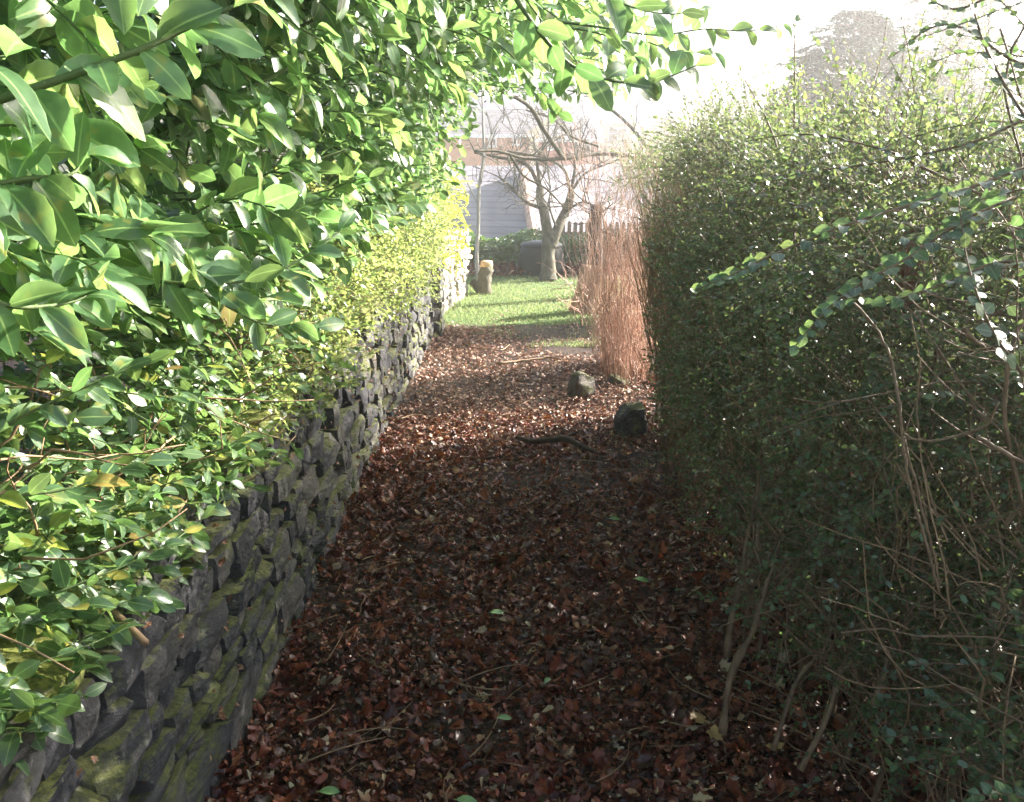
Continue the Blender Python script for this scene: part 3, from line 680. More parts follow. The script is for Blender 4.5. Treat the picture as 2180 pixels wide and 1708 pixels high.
def hedge(n, ylo, yhi, depth, zlo, slen, m, Lf, temps, pw=1.5, dens=.0):
    y = R.uniform(ylo, yhi, n); x_ = R.random(n) ** pw * depth; z = zlo + (2.0 - zlo) * R.random(n) ** .8
    x = hedge_face(y, z) + x_ + .05 * wob(np.stack([y, z, z], -1), 1.7, 16) + .12 * wob(np.stack([y, z, z], -1), 4, 14) + .05 * wob(np.stack([y, z, z], -1), 9, 15)
    tp = hedge_top(x, y); z = zlo + (z - zlo) / (2.0 - zlo) * (tp - zlo)
    o = np.stack([x, y, z], -1)
    # clumps and holes; thin below knee height
    k = (wob(o, 4.5, 41) + .6 * wob(o, 10, 42) > -.05 + dens) & (R.random(n) < np.interp(z, [.0, .35, .7, 1.0], [.10, .35, .8, 1.0]) * (1 - .93 * np.clip((y - 3.5) / .8, 0, 1) * np.clip((1.35 - z) / .3, 0, 1) * (x < hedge_face(y, z) + .85)))
    o = o[k]; n = len(o)
    out = np.stack([-.55 * (o[:, 0] < hedge_face(o[:, 1], o[:, 2]) + .5), -.35 + 0 * o[:, 0], .35 + .35 * (o[:, 2] > 1.5)], -1)
    pa = shoots(o, nz(out + R.normal(0, .5, (n, 3))), slen * R.uniform(.6, 1.5, n), 5, (0, 0, -.05), .15)
    px, py, s_ = proj(pa[:, -1]); pa = pa[((px > box_l(py) - 4 + np.abs(R.normal(0, 26, n)) * (R.random(n) < .6)) | (s_ < 0)) & far_enough(pa[:, -1], .8)]
    BT.tubes(pa, np.linspace(.0015, .0007, 5)[None], 3, False)
    p, d, nr, t = on_shoots(pa, m, .08, 1, 62, True, .6, .45); kk = far_enough(p, .75) & (R.random(len(p)) < .92); p, d, nr = p[kk], d[kk], nr[kk]
    L = Lf * R.uniform(.6, 1.25, len(p)); BL.leaves(p, d, nr, L, L * .62, temps)
hedge(3400, 1.0, 2.6, .5, .12, .22, 26, .0150, OVAL_T)
hedge(4800, 2.4, 4.6, .5, .15, .22, 25, .0155, OVAL_T)
hedge(2700, 4.4, 5.75, .5, .15, .20, 20, .0150, OVAL_T)
hedge(4000, .8, 5.75, 1.9, .3, .19, 18, .0160, OVAL_T, 1.0)
# dense inner body
n = 60000; o = np.stack([R.uniform(1.15, 3.2, n), R.uniform(.9, 5.75, n), .18 + 1.42 * R.random(n)], -1); k = (wob(o, 3.5, 43) > -.9) & ((o[:, 0] > 1.75) | (o[:, 1] < 3.7)); o = o[k]; px, py, s_ = proj(o); o = o[((px > box_l(py) + 30) | (s_ < 0)) & far_enough(o, 1.3)]; n = len(o)
BL.leaves(o, R.normal(size=(n, 3)), R.normal(size=(n, 3)) + [0, -.4, .5], .034 * R.uniform(.6, 1.3, n), .022, OVAL_T)
# leafy top of the hedge running on over the bare stems
n = 800; y = R.uniform(6.3, 8.4, n); x = R.uniform(1.0, 2.4, n); z = R.uniform(1.56, 1.88, n) + .05 * wob(np.stack([x, y, z[:1] * 0 + 0 * x], -1), 4, 77)
pa = shoots(np.stack([x, y, z], -1), nz(np.array([-.2, -.2, .4]) + R.normal(0, .5, (n, 3))), .2 * R.uniform(.6, 1.5, n), 5, (0, 0, -.05), .15); BT.tubes(pa, np.linspace(.0016, .0007, 5)[None], 3, False)
p, d, nr, t = on_shoots(pa, 18, .08, 1, 62, True, .6, .45); L = .018 * R.uniform(.6, 1.25, len(p)); BL.leaves(p, d, nr, L, L * .62, OVAL_T)
for k_ in range(16):
    x_ = R.uniform(1.6, 2.3); y_ = R.uniform(5.9, 8.0); BS.tube([(x_, y_, 0), (x_ + R.normal(0, .05), y_, .9), (x_ - .05, y_ - .05, 1.65)], [.012, .009, .004], 5, 4)
# bare brown end of the hedge
n = 2600; y = R.uniform(3.7, 5.9, n); z = R.uniform(0, 1.2, n); x = hedge_face(y, z) - .05 + R.random(n) * .4
pa = shoots(np.stack([x, y, z], -1), nz(np.array([-.04, -.02, 1]) + R.normal(0, .2, (n, 3))), R.uniform(.25, .7, n), 7, (0, 0, .02), .09); px, py, s_ = proj(pa[:, -1]); pa = pa[px > 1335 + 10 * R.normal(size=n)]
EB = MB(); EB.tubes(pa, R.uniform(.0012, .0034, len(pa))[:, None] * np.linspace(1.1, .45, 7), 4, False); EB.build('bare_twigs', M['stem_tan'], bh)
# sunlit sprigs standing up from the top
n = 1100; y = R.uniform(1.4, 5.8, n); x = R.uniform(.95, 3.0, n); o = np.stack([x, y, hedge_top(x, y) - .12], -1)
pa = shoots(o, nz(np.array([-.1, -.1, 1]) + R.normal(0, .35, (n, 3))), .22 * R.uniform(.5, 1.8, n), 6, (0, 0, -.04), .12); px, py, s_ = proj(pa[:, -1]); pa = pa[px > box_l(py) - 10]
BT.tubes(pa, np.linspace(.0016, .0007, 6)[None], 3, False)
p, d, nr, t = on_shoots(pa, 20, .08, 1, 62, True, .6, .45); L = .0145 * R.uniform(.6, 1.25, len(p)); BL.leaves(p, d, nr, L, L * .62, OVAL_T)
# long ragged leaders with leaves
n = 210; y = R.uniform(1.9, 5.6, n); x = np.interp(y, [1.9, 5.6], [.95, 1.05]) + R.random(n) ** 1.3 * 1.7; o = np.stack([x, y, hedge_top(x, y) - .15], -1)
pa = shoots(o, nz(np.array([-.15, -.1, 1]) + R.normal(0, .33, (n, 3))), (.2 + .22 * np.clip(x - .8, 0, 1)) * R.uniform(.7, 2.0, n), 8, (0, 0, -.07), .1); px, py, s_ = proj(pa[:, -1]); pa = pa[px > box_l(py) + 10]
BT.tubes(pa, np.linspace(.0024, .0008, 8)[None], 4, False)
p, d, nr, t = on_shoots(pa, 30, .15, 1, 62, True, .6, .45); kk = R.random(len(p)) < .85; p, d, nr = p[kk], d[kk], nr[kk]; L = .0165 * R.uniform(.6, 1.25, len(p)); BL.leaves(p, d, nr, L, L * .62, OVAL_T)
# brown inner twigs
n = 6500; y = R.uniform(1.0, 5.7, n); z = R.uniform(.05, 1.6, n) ; x = hedge_face(y, z) + .02 + R.random(n) * 1.2
pa = shoots(np.stack([x, y, z], -1), nz(np.array([-.15, -.05, .55]) + R.normal(0, .6, (n, 3))), R.uniform(.12, .42, n), 6, (0, 0, 0), .16); px, py, s_ = proj(pa[:, -1]); pa = pa[(px > box_l(py) - 5) & far_enough(pa[:, -1], .8)]
BT.tubes(pa, np.linspace(.0022, .0009, 6)[None], 3, False)
DT = MB(); n = 750; y = 1.2 + 4.5 * R.random(n) ** 1.2; z = R.uniform(.02, 1.0, n); x = hedge_face(y, z) - .03 + R.random(n) * .35
pa = shoots(np.stack([x, y, z], -1), nz(np.array([-.12, -.05, .8]) + R.normal(0, .45, (n, 3))), R.uniform(.15, .55, n), 7, (0, 0, 0), .15); px, py, s_ = proj(pa[:, -1]); pa = pa[(px > box_l(py) - 12) & far_enough(pa[:, -1], .8)]
DT.tubes(pa, R.uniform(.0011, .0028, len(pa))[:, None] * np.linspace(1, .45, 7), 4, False); DT.build('dead_twigs', M['stem_tan'], bh)
# leaning basal stems
n = 190; y = 1.3 + 4.4 * R.random(n); x = np.interp(y, [1.3, 4, 6.1], [.84, .86, 1.1]) + R.uniform(-.04, .9, n)
b = np.stack([x, y, 0 * x], -1); pa = shoots(b, nz(np.array([.10, .0, 1]) + R.normal(0, .16, (n, 3))), R.uniform(.7, 1.6, n), 8, (0, 0, .03), .08)
kk = pa[:, -1, 0] > hedge_face(y, pa[:, -1, 2]) - .12; pa = pa[kk]; n = len(pa)
BS.tubes(pa, (R.uniform(.004, .012, n))[:, None] * np.linspace(1.2, .35, 8), 6)
px_st = [[(1540, 1560, 1.95), (1560, 1440, 1.95), (1600, 1340, 1.95), (1622, 1250, 1.95), (1655, 1150, 2.0)],
         [(1545, 1400, 2.1), (1575, 1240, 2.1), (1600, 1100, 2.15), (1625, 950, 2.2)],
         [(1700, 1640, 1.8), (1760, 1520, 1.82), (1800, 1400, 1.85), (1880, 1280, 1.9)],
         [(1860, 1500, 1.7), (1900, 1380, 1.7), (1960, 1300, 1.7)],
         [(1640, 1600, 1.85), (1690, 1450, 1.85), (1760, 1370, 1.9), (1800, 1200, 1.9)]]
for k, q in enumerate(px_st):
    SB_ = MB(); pth, rad = spline(np.array([P(*a) for a in q]), np.linspace(.010 - .001 * k, .0035, len(q)), 6); pth = pth + .006 * np.stack([wob(pth, 14, 70 + k), wob(pth, 14, 80 + k), 0 * rad], -1); rad = rad * (1 + .25 * wob(pth, 40, 90 + k)); SB_.tubes(pth[None], rad[None], 7)
    for c_ in range(5): grow(SB_, pth[int(R.integers(2, len(pth)))], nz(R.normal(0, .5, 3) + [.35, 0, .8]), R.uniform(.1, .25), .0026, 2, .6, .05, (2, 4), .6)
    SB_.build('stem', M['stem_mid'], bh)
BL.build('foliage', M['box'], bh); BT.build('twigs', M['stem'], bh); BS.build('stems', M['stem_mid'], bh)
SB_ = MB(); SB_.tube([P(1950, 500, 1.9), P(1940, 560, 1.88), P(1932, 620, 1.87), P(1905, 700, 1.9)], [.03, .03, .022, .008], 9, 5, .003); SB_.build('trunk', M['bark_rust'], bh)

# young leafy leaders rising through the hedge
ls_ = thing('slender_sapling', (1.1, 3.2, 0), 'slender dark upright stem forking above the right hedge with small leaves', 'sapling')
a_ = MB(); l_ = MB()
def leader(q, r0, m, Lf=.02):
    spray(q, m, Lf, .6, COT_T, l_, a_, r0, 60, True, facing=(0, -.6, .5), droop=0)
leader([(1700, 640, 2.6), (1695, 560, 2.6), (1688, 430, 2.6), (1690, 300, 2.6), (1692, 180, 2.6), (1690, 40, 2.6)], .0055, 76, .02)
leader([(1690, 430, 2.6), (1665, 360, 2.6), (1650, 300, 2.6), (1620, 230, 2.6), (1585, 170, 2.6)], .005, 22)
leader([(1695, 470, 2.6), (1760, 400, 2.65), (1810, 290, 2.7), (1850, 200, 2.75), (1880, 100, 2.8), (1895, -30, 2.85)], .004, 30)
leader([(1690, 560, 2.6), (1640, 600, 2.6), (1580, 520, 2.55), (1520, 380, 2.5), (1480, 300, 2.5)], .003, 24, .014)
a_.build('stems', M['stem'], ls_); l_.build('leaves', M['box'], ls_)

# ---- nearest shrub on the right: arching sprays of round leaves
cs = thing('cotoneaster_shrub', (1.15, 1.3, 0), 'nearest right-hand shrub with long arching sprays of small round paired leaves', 'shrub')
CL = MB(); CS = MB()
def cot(q, m, Lf=.0265, r0=.0024): spray(q, m, Lf, .72, COT_T, CL, CS, r0, 72, True, facing=(-.05, -.9, .3), droop=.0, rnd=.3, roll=.2)
cot([(2200, 350, 1.15), (2080, 395, 1.14), (1960, 430, 1.12), (1800, 480, 1.1), (1640, 545, 1.08), (1560, 585, 1.07), (1480, 618, 1.06)], 44)
cot([(2160, 420, 1.12), (2050, 470, 1.1), (1940, 545, 1.08), (1840, 600, 1.07), (1760, 660, 1.06), (1695, 735, 1.06)], 38)
cot([(2100, 420, 1.25), (1950, 350, 1.25), (1890, 322, 1.25), (1760, 290, 1.25), (1670, 288, 1.25), (1585, 302, 1.24)], 34, .017)
cot([(2190, 250, 1.2), (2080, 300, 1.2), (1960, 330, 1.22), (1850, 350, 1.25), (1700, 370, 1.25), (1560, 420, 1.25)], 36, .016)
cot([(2220, 560, 1.1), (2120, 560, 1.1), (2020, 600, 1.1), (1900, 640, 1.12), (1820, 640, 1.15)], 28)
cot([(2230, 160, 1.1), (2140, 120, 1.12), (2050, 60, 1.15), (1980, 60, 1.2), (1900, 120, 1.2)], 30, .018)
cot([(2230, 20, 1.1), (2130, -10, 1.12), (2030, 20, 1.15), (1950, -20, 1.2)], 20, .018)
cot([(2240, 330, .95), (2150, 200, .98), (2090, 80, 1.0), (2060, -40, 1.0)], 30, .02)
cot([(2180, 800, 1.0), (2110, 700, 1.02), (2060, 560, 1.05), (2040, 420, 1.1)], 26)
n = 460; y = R.uniform(.75, 2.2, n); z = R.uniform(.35, 2.15, n); x = np.maximum(.66 + .25 * R.random(n), .58 * y + .12) + R.random(n) * .35
o = np.stack([x, y, z], -1); pa = shoots(o, nz(np.array([-.45, .05, .3]) + R.normal(0, .5, (n, 3))), R.uniform(.15, .42, n), 7, (0, 0, -.07), .1)
px, py, s_ = proj(pa[:, -1]); pxb, _, _ = proj(pa[:, 0])
kk = (px > np.interp(py, [-100, 300, 600, 900, 1300, 1750], [2000, 1880, 1900, 1960, 1850, 1800])) & far_enough(pa[:, -1], .78) & far_enough(pa[:, 0], .8); pa = pa[kk]
CS.tubes(pa, np.linspace(.0018, .0008, 7)[None], 4)
p, d, nr, t = on_shoots(pa, 22, .1, 1, 68, True, .5, .4, .5); kk = far_enough(p, .74); p, d, nr = p[kk], d[kk], nr[kk]
L = .0175 * R.uniform(.6, 1.3, len(p)); CL.leaves(p, d, nr, L, L * .72, COT_T)
for q, r in (([(1800, 632, 1.25), (1850, 680, 1.2), (1895, 760, 1.18), (1915, 860, 1.15), (1925, 960, 1.15), (1945, 1060, 1.15), (1975, 1170, 1.15), (1998, 1260, 1.16)], .0052),
             ([(1925, 930, 1.16), (1960, 1080, 1.17), (1990, 1180, 1.18), (2000, 1270, 1.2)], .0045),
             ([(1918, 925, 1.15), (1975, 940, 1.14), (2050, 925, 1.12), (2100, 905, 1.1), (2125, 860, 1.08)], .004),
             ([(1928, 920, 1.15), (1950, 860, 1.15), (1985, 810, 1.15), (2030, 785, 1.14)], .0024),
             ([(1930, 930, 1.15), (1880, 990, 1.16), (1860, 1030, 1.17), (1860, 1090, 1.18)], .002),
             ([(2000, 720, 1.1), (2060, 745, 1.1), (2120, 740, 1.08), (2200, 735, 1.06)], .0022),
             ([(2050, 700, 1.1), (2100, 745, 1.1)], .006),
             ([(2080, 930, 1.05), (2160, 975, 1.03), (2220, 1000, 1.02)], .006),
             ([(2190, 640, 1.1), (2150, 760, 1.1), (2140, 900, 1.12), (2180, 1100, 1.15)], .007),
             ([(2200, 20, 1.2), (2140, 160, 1.2), (2170, 330, 1.2), (2210, 560, 1.2)], .004),
             ([(2130, 60, 1.25), (2180, 240, 1.25), (2210, 420, 1.25)], .003)):
    CS.tube([P(*a) for a in q], np.linspace(r, r * .75, len(q)) * .5, 7, 5, .0008)
n = 420; y = R.uniform(.85, 2.2, n); z = R.uniform(.1, 1.5, n); x = np.maximum(.75, .60 * y + .08) + R.random(n) * .4
pa = shoots(np.stack([x, y, z], -1), nz(np.array([-.2, 0, .4]) + R.normal(0, .6, (n, 3))), R.uniform(.1, .35, n), 6, (0, 0, -.03), .2); px, py, _s = proj(pa[:, -1]); pa = pa[(px > 1850) & far_enough(pa[:, -1], .8) & far_enough(pa[:, 0], .8)]
CS.tubes(pa, np.linspace(.0016, .0007, 6)[None], 3, False)
CL.build('leaves', M['cot'], cs); CS.build('stems', M['stem_mid'], cs)

# ---- bare reddish stems beyond the hedge
rs = thing('bare_stemmed_shrub', (.95, 6.6, 0), 'dense clump of bare upright red-brown stems at the far end of the right hedge', 'shrub')
RS = MB()
n = 360; a = R.uniform(0, 2 * PI, n); rr = R.random(n) ** .6
b = np.stack([1.08 + .27 * rr * np.cos(a) - .02, 7.0 + .58 * rr * np.sin(a), 0 * a], -1)
dr = nz(np.stack([.14 * np.cos(a) * rr + R.normal(0, .13, n) + .02, .08 * np.sin(a) + R.normal(0, .10, n), np.ones(n)], -1))
hh = R.uniform(.8, 2.35, n) - .2 * (rr > .7)
pa = shoots(b, dr, hh, 9, (0, 0, .05), .10); px, py, _s = proj(pa[:, -1]); pa = pa[(px < 1420) & (px > 1190)]
RS.tubes(pa, R.uniform(.0014, .0034, len(pa))[:, None] * np.linspace(1.2, .4, 9), 4)
k = R.integers(2, 9, 2600); s = R.integers(0, len(pa), 2600); o = pa[s, k - 1]
p2 = shoots(o, nz(np.array([0, 0, 1.0]) + R.normal(0, .5, (2600, 3))), R.uniform(.1, .35, 2600), 5, (0, 0, .06), .1)
RS.tubes(p2, np.linspace(.0017, .0007, 5)[None], 3, False)
# splayed dead twigs leaning out to the left
n = 26; o = np.stack([R.uniform(.62, .8, n), R.uniform(7.5, 9, n), R.uniform(.3, .7, n)], -1)
p3 = shoots(o, nz(np.array([-.5, -.1, .4]) + R.normal(0, .5, (n, 3))), R.uniform(.2, .5, n), 6, (0, 0, 0), .25); RS.tubes(p3, np.linspace(.004, .0015, 6)[None], 4)
RS.build('stems', M['stem_red'], rs)

# ---- fallen branch across the leaves
fb = MB()
def low(q, z):
    v = np.array([P(*a) for a in q]); v = np.array([CAM + (b_ - CAM) * ((z_ - 1.6) / (b_[2] - 1.6)) for b_, z_ in zip(v, z)]); return v
fb.tube(low([(1100, 934, 5.55), (1150, 940, 5.5), (1205, 936, 5.45), (1240, 952, 5.35), (1278, 968, 5.25)], [.07, .085, .10, .08, .06]), [.014, .018, .024, .015, .007], 8, 4, .004)
fb.tube(low([(1190, 937, 5.46), (1225, 922, 5.5), (1236, 915, 5.52)], [.095, .13, .15]), [.014, .009, .004], 6, 3, .002)
tag(fb.build('fallen_branch', M['stem_dark']), 'crooked dark fallen branch lying across the leafy path', 'branch')
for q, r, lab in (([(850, 893, 5.9), (890, 884, 5.95), (935, 893, 5.9), (1000, 900, 5.8)], .006, 'long pale curved stick lying beside the wall on sunlit leaves'),
                  ([(1060, 775, 7.9), (1110, 768, 7.9), (1165, 762, 7.9), (1200, 764, 7.9)], .014, 'thick broken stick on the leaves before the small grass patch'),
                  ([(1000, 738, 8.7), (1060, 745, 8.6), (1085, 735, 8.7)], .008, 'pale forked stick on leaves near the far shaded strip')):
    s_ = MB(); pts_ = low(q, [.06] * len(q))
    s_.tube(pts_, np.linspace(r, r * .5, len(q)), 6, 4, .003); tag(s_.build('stick', M['stem_tan']), lab, 'stick')

# ---- single fallen leaves that stand out
def ground_pt(px, py, z=.06):
    d = P(px, py, 1) - CAM; s = (z - CAM[2]) / d[2]; return CAM + d * s
for (px, py, L, ang, kind, lab) in (
        (1465, 1545, .085, .6, 'tan', 'large tan lobed leaf on the dark leaves, left of a matching pair'),
        (1500, 1552, .07, -.9, 'tan', 'orange-tan lobed leaf touching the larger tan leaf by the hedge foot'),
        (1665, 1610, .07, 1.9, 'tan', 'pale curled dead leaf standing at the hedge foot'),
        (678, 1686, .055, .1, 'green', 'pale green oval leaf lying near the wall foot at the bottom'),
        (970, 1702, .06, -.2, 'green', 'green leaf at the very bottom edge of the path'),
        (1160, 1455, .042, 1.1, 'green', 'small pale green leaf in the middle of the dark leaves'),
        (1058, 1528, .045, .0, 'green', 'green leaf lying flat on the lower middle of the path'),
        (1042, 1305, .055, .2, 'green', 'faded green leaf left of the path middle'),
        (1350, 1232, .06, -.3, 'green', 'grey-green leaf lying near the right side of the path'),
        (1295, 1105, .06, .1, 'green', 'flat grey-green leaf close to the hedge foot farther up')):
    l1 = MB(); c = ground_pt(px, py, .075)
    if kind == 'tan': l1.leaves(np.zeros((1, 3)), np.array([[math.cos(ang), math.sin(ang), .1]]), np.array([[0., -.25, 1.]]), L, L * .95, MAPLE_T[:1])
    else: l1.leaves(np.zeros((1, 3)), np.array([[math.cos(ang), math.sin(ang), .05]]), np.array([[0., -.2, 1.]]), L, L * .45, PRIVET_T[:1])
    o_ = l1.build('fallen_leaf', M['tan' if kind == 'tan' else 'green_fallen']); o_.location = c; tag(o_, lab, 'leaf', 'pale leaves standing out on the leaf litter')

# ------------------------------------------------------------------ trees
# apple tree
at = thing('apple_tree', (.72, 14.0, 0), 'bare forked apple tree with two thick pruned limbs at the end of the lawn', 'tree')
T = MB(); K = MB()
s0 = 14.2
T.tube([P(1166, 602, s0), P(1168, 575, s0), P(1166, 545, s0), P(1168, 520, s0)], [.17, .13, .115, .125], 14, 5, .004)
T.tube([P(1166, 530, s0), P(1165, 500, s0), P(1158, 455, s0), P(1150, 425, s0), P(1150, 398, s0)], [.11, .095, .085, .075, .065], 12, 5, .005)
T.tube([P(1172, 528, s0), P(1184, 495, s0), P(1202, 455, s0 + .1), P(1215, 420, s0 + .1), P(1216, 405, s0 + .1)], [.10, .085, .08, .075, .06], 12, 5, .005)
T.build('trunk', M['bark'], at)
lims = [([(1155, 445, s0), (1120, 430, s0), (1085, 395, s0), (1060, 375, s0)], .035), ([(1150, 400, s0), (1120, 350, s0), (1060, 335, s0), (1010, 325, s0)], .04),
        ([(1150, 398, s0), (1145, 340, s0), (1170, 300, s0), (1200, 290, s0 + .3)], .035), ([(1216, 408, s0 + .1), (1245, 370, s0), (1290, 350, s0)], .03),
        ([(1215, 415, s0), (1200, 360, s0 - .5), (1150, 335, s0 - .8), (1080, 322, s0 - 1)], .03), ([(1216, 408, s0), (1225, 340, s0), (1215, 270, s0)], .03),
        ([(1186, 490, s0), (1170, 440, s0 - .3), (1172, 400, s0 - .4)], .02), ([(1205, 450, s0), (1240, 430, s0), (1270, 440, s0)], .025)]
for q, r in lims:
    pts_ = np.array([P(*a) for a in q]); pp, rr = spline(pts_, np.linspace(r, r * .5, len(q)), 4); K.tubes(pp[None], rr[None], 7)
    for c in range(9):
        i = int(R.integers(3, len(pp))); grow(K, pp[i], nz(R.normal(0, .8, 3) + [0, 0, .5]), R.uniform(.4, .8), .012, 2, .65, .05, (3, 5), .6)
K.build('branches', M['bark'], at)

# long lichened limb reaching across above the lawn
lt = thing('old_tree', (2.1, 10.5, 0), 'old lichened bare tree behind the hedge, its long level limb reaching left over the lawn', 'tree')
T = MB(); K = MB()
s1 = 10.5
T.tube([P(1440, 690, s1), P(1435, 600, s1), P(1430, 500, s1), P(1425, 400, s1), P(1400, 350, s1), P(1350, 330, s1)], [.20, .16, .14, .12, .08, .055], 12, 5, .006); T.build('trunk', M['bark'], lt)
for q, r in (([(1365, 333, 10.5), (1320, 330, 10.4), (1270, 328, 10.3), (1200, 338, 10), (1120, 338, 9.8), (1060, 322, 9.6), (1010, 322, 9.4)], .03),
             ([(1200, 338, 10), (1160, 280, 9.8), (1130, 230, 9.6), (1080, 200, 9.4), (1030, 190, 9.2)], .03),
             ([(1400, 350, 10.5), (1360, 290, 10.6), (1310, 240, 10.8), (1250, 200, 10.8)], .03),
             ([(1275, 312, 10.3), (1215, 290, 10.2), (1180, 255, 10.1), (1120, 235, 10)], .018),
             ([(1085, 328, 9.7), (1115, 375, 9.7), (1160, 400, 9.7), (1200, 440, 9.7)], .018)):
    pts_ = np.array([P(*a) for a in q]); pp, rr = spline(pts_, np.linspace(r, r * .5, len(q)), 4); K.tubes(pp[None], rr[None], 7)
    for c in range(6):
        i = int(R.integers(3, len(pp))); grow(K, pp[i], nz(R.normal(0, .8, 3) + [0, 0, .2]), R.uniform(.25, .5), .008, 2, .7, .0, (2, 4), .62)
K.build('branches', M['bark'], lt)

dk = thing('ivy_clad_trunk', (1.15, 12.6, 0), 'dark upright trunk standing just behind the red-brown stems', 'tree trunk')
T = MB(); T.tube([P(1272, 640, 12), P(1268, 600, 12), P(1268, 540, 12), P(1266, 490, 12), P(1272, 440, 12)], [.17, .13, .12, .11, .10], 12, 5, .006); T.build('trunk', M['stem_dark'], dk)
T = MB()
for c in range(9): grow(T, P(1270 + R.normal(0, 3), R.uniform(440, 520), 12), nz(R.normal(0, .7, 3) + [0, 0, .6]), .5, .012, 2, .6, .1, (2, 4), .6)
T.build('branches', M['stem_dark'], dk)
rd = thing('added_shade_shrub', (3.0, 10.7, 0), 'added leafy shrub shading the path, its top just over the left end of the hedge', 'shrub')  # added behind the hedge to cast a shade band across the path
T = MB(); K = MB(); n = 1100; o = R.normal(size=(n, 3)); o = nz(o) * (R.random(n) ** .35)[:, None] * [.75, .5, .95] + [2.7, 10.5, 1.1]; o = o[o[:, 2] > .2]; n = len(o)
pa = shoots(o, nz((o - [2.7, 10.5, .9]) + R.normal(0, .5, (n, 3))), .25, 5, (0, 0, 0), .15); K.tubes(pa, np.linspace(.003, .001, 5)[None], 3)
K.tubes(np.array([[[2.7, 10.5, 0], [2.72, 10.5, .5], [2.7, 10.52, 1.2]]]), np.array([[.05, .04, .02]]), 6)
p, d, nr, t = on_shoots(pa, 16, .1, 1, 60, True, .6, .4); T.leaves(p, d, nr, .04 * R.uniform(.6, 1.3, len(p)), .026, OVAL_T)
T.build('foliage', M['box'], rd); K.build('stems', M['stem'], rd)

# pale sapling beside the wall end
sp = thing('pale_sapling', (-.62, 13.4, 0), 'thin pale-barked young tree standing behind the far end of the wall', 'sapling')
T = MB(); L2 = MB()
T.tube([P(1022, 600, 13.5), P(1015, 560, 13.5), P(1018, 480, 13.5), P(1020, 400, 13.5), P(1030, 330, 13.5), P(1028, 250, 13.5), P(1025, 160, 13.5)], [.045, .035, .03, .028, .022, .018, .01], 8, 5, .003)
T.tube([P(1030, 330, 13.5), P(1060, 260, 13.5), P(1095, 235, 13.5)], [.015, .012, .006], 6, 4)
T.tube([P(1020, 440, 13.5), P(990, 380, 13.5), P(970, 350, 13.5)], [.015, .012, .006], 6, 4)
for c in range(16): grow(T, P(1022 + R.normal(0, 4), R.uniform(150, 430), 13.5), nz(R.normal(0, .7, 3) + [0, 0, .5]), .45, .007, 1, .6, .1, (2, 4), .6)
T.build('trunk', M['bark_pale'], sp)

# leaning log with a fresh cut end, stump and compost bin
lg = thing('cut_log', (-.5, 12.9, 0), 'short dark log with orange fresh cut top leaning by the wall end', 'log')
T = MB(); c0 = P(1030, 604, 12.4); c1 = P(1036, 570, 12.4); c0[2] = 0; T.tube([c0, c0 * .5 + c1 * .5 + [-.02, 0, 0], c1], [.115, .105, .10], 12, 4, .008)
T.tube([c0, c0 + [-.18, .05, .2]], [.07, .06], 10, 2); T.build('log', M['bark'], lg)
T = MB(); T.tubes(np.array([[c1 - [0, 0, .001], c1 + [.0, -.015, .09]]]), np.array([[.095, .09]]), 12); T.build('cut_end', M['cutwood'], lg)
st = thing('tree_stump', (1.02, 10.9, 0), 'rough tan tree stump at the lawn edge behind bare twigs', 'stump')
T = MB(); th = np.linspace(0, 2 * PI, 24, endpoint=False); rings = []
for z, r in ((-.05, .24), (.08, .2), (.25, .165), (.42, .16), (.55, .15), (.6, .13)):
    rad = r * (1 + .12 * np.sin(th * 3 + z * 4) + .06 * np.sin(th * 7 + z * 9)); rings.append(np.stack([1.02 + rad * np.cos(th) + z * .08, 10.6 + rad * np.sin(th), z + .03 * np.sin(th * 5) * (z > .5)], -1))
v = np.concatenate(rings); i = np.arange(5)[:, None] * 24; j = np.arange(24)[None]
T.add(v, [np.stack([i + j, i + (j + 1) % 24, i + 24 + (j + 1) % 24, i + 24 + j], -1).reshape(-1, 4), [list(range(120, 144))]])
T.build('bark', matte('stump_bark', [(.3, (.2, .12, .07)), (.7, (.42, .28, .17))], 12, .85, .8, stretch=(1, 1, .3)), st)

cb = thing('compost_bin', (.35, 15.0, 0), 'tapered dark plastic compost bin behind the apple tree', 'compost bin')
T = MB(); c = P(1152, 592, 15.2); c[2] = -.02
th = np.linspace(0, 2 * PI, 28, endpoint=False); prof = [(.47, 0), (.475, .03), (.44, .2), (.445, .22), (.41, .36), (.415, .38), (.37, .52), (.36, .54)]
v = np.concatenate([np.stack([c[0] + r * np.cos(th), c[1] + r * np.sin(th), c[2] + z + 0 * th], -1) for r, z in prof]); i = np.arange(len(prof) - 1)[:, None] * 28; j = np.arange(28)[None]
T.add(v, [np.stack([i + j, i + (j + 1) % 28, i + 28 + (j + 1) % 28, i + 28 + j], -1).reshape(-1, 4)]); T.build('bin_body', M['plastic'], cb)
T = MB(); prof = [(.385, .53), (.39, .56), (.36, .6), (.2, .64), (.01, .65)]
v = np.concatenate([np.stack([c[0] + r * np.cos(th), c[1] + r * np.sin(th), c[2] + z + 0 * th], -1) for r, z in prof]); i = np.arange(len(prof) - 1)[:, None] * 28
T.add(v, [np.stack([i + j, i + (j + 1) % 28, i + 28 + (j + 1) % 28, i + 28 + j], -1).reshape(-1, 4)]); T.build('lid', M['plastic'], cb)

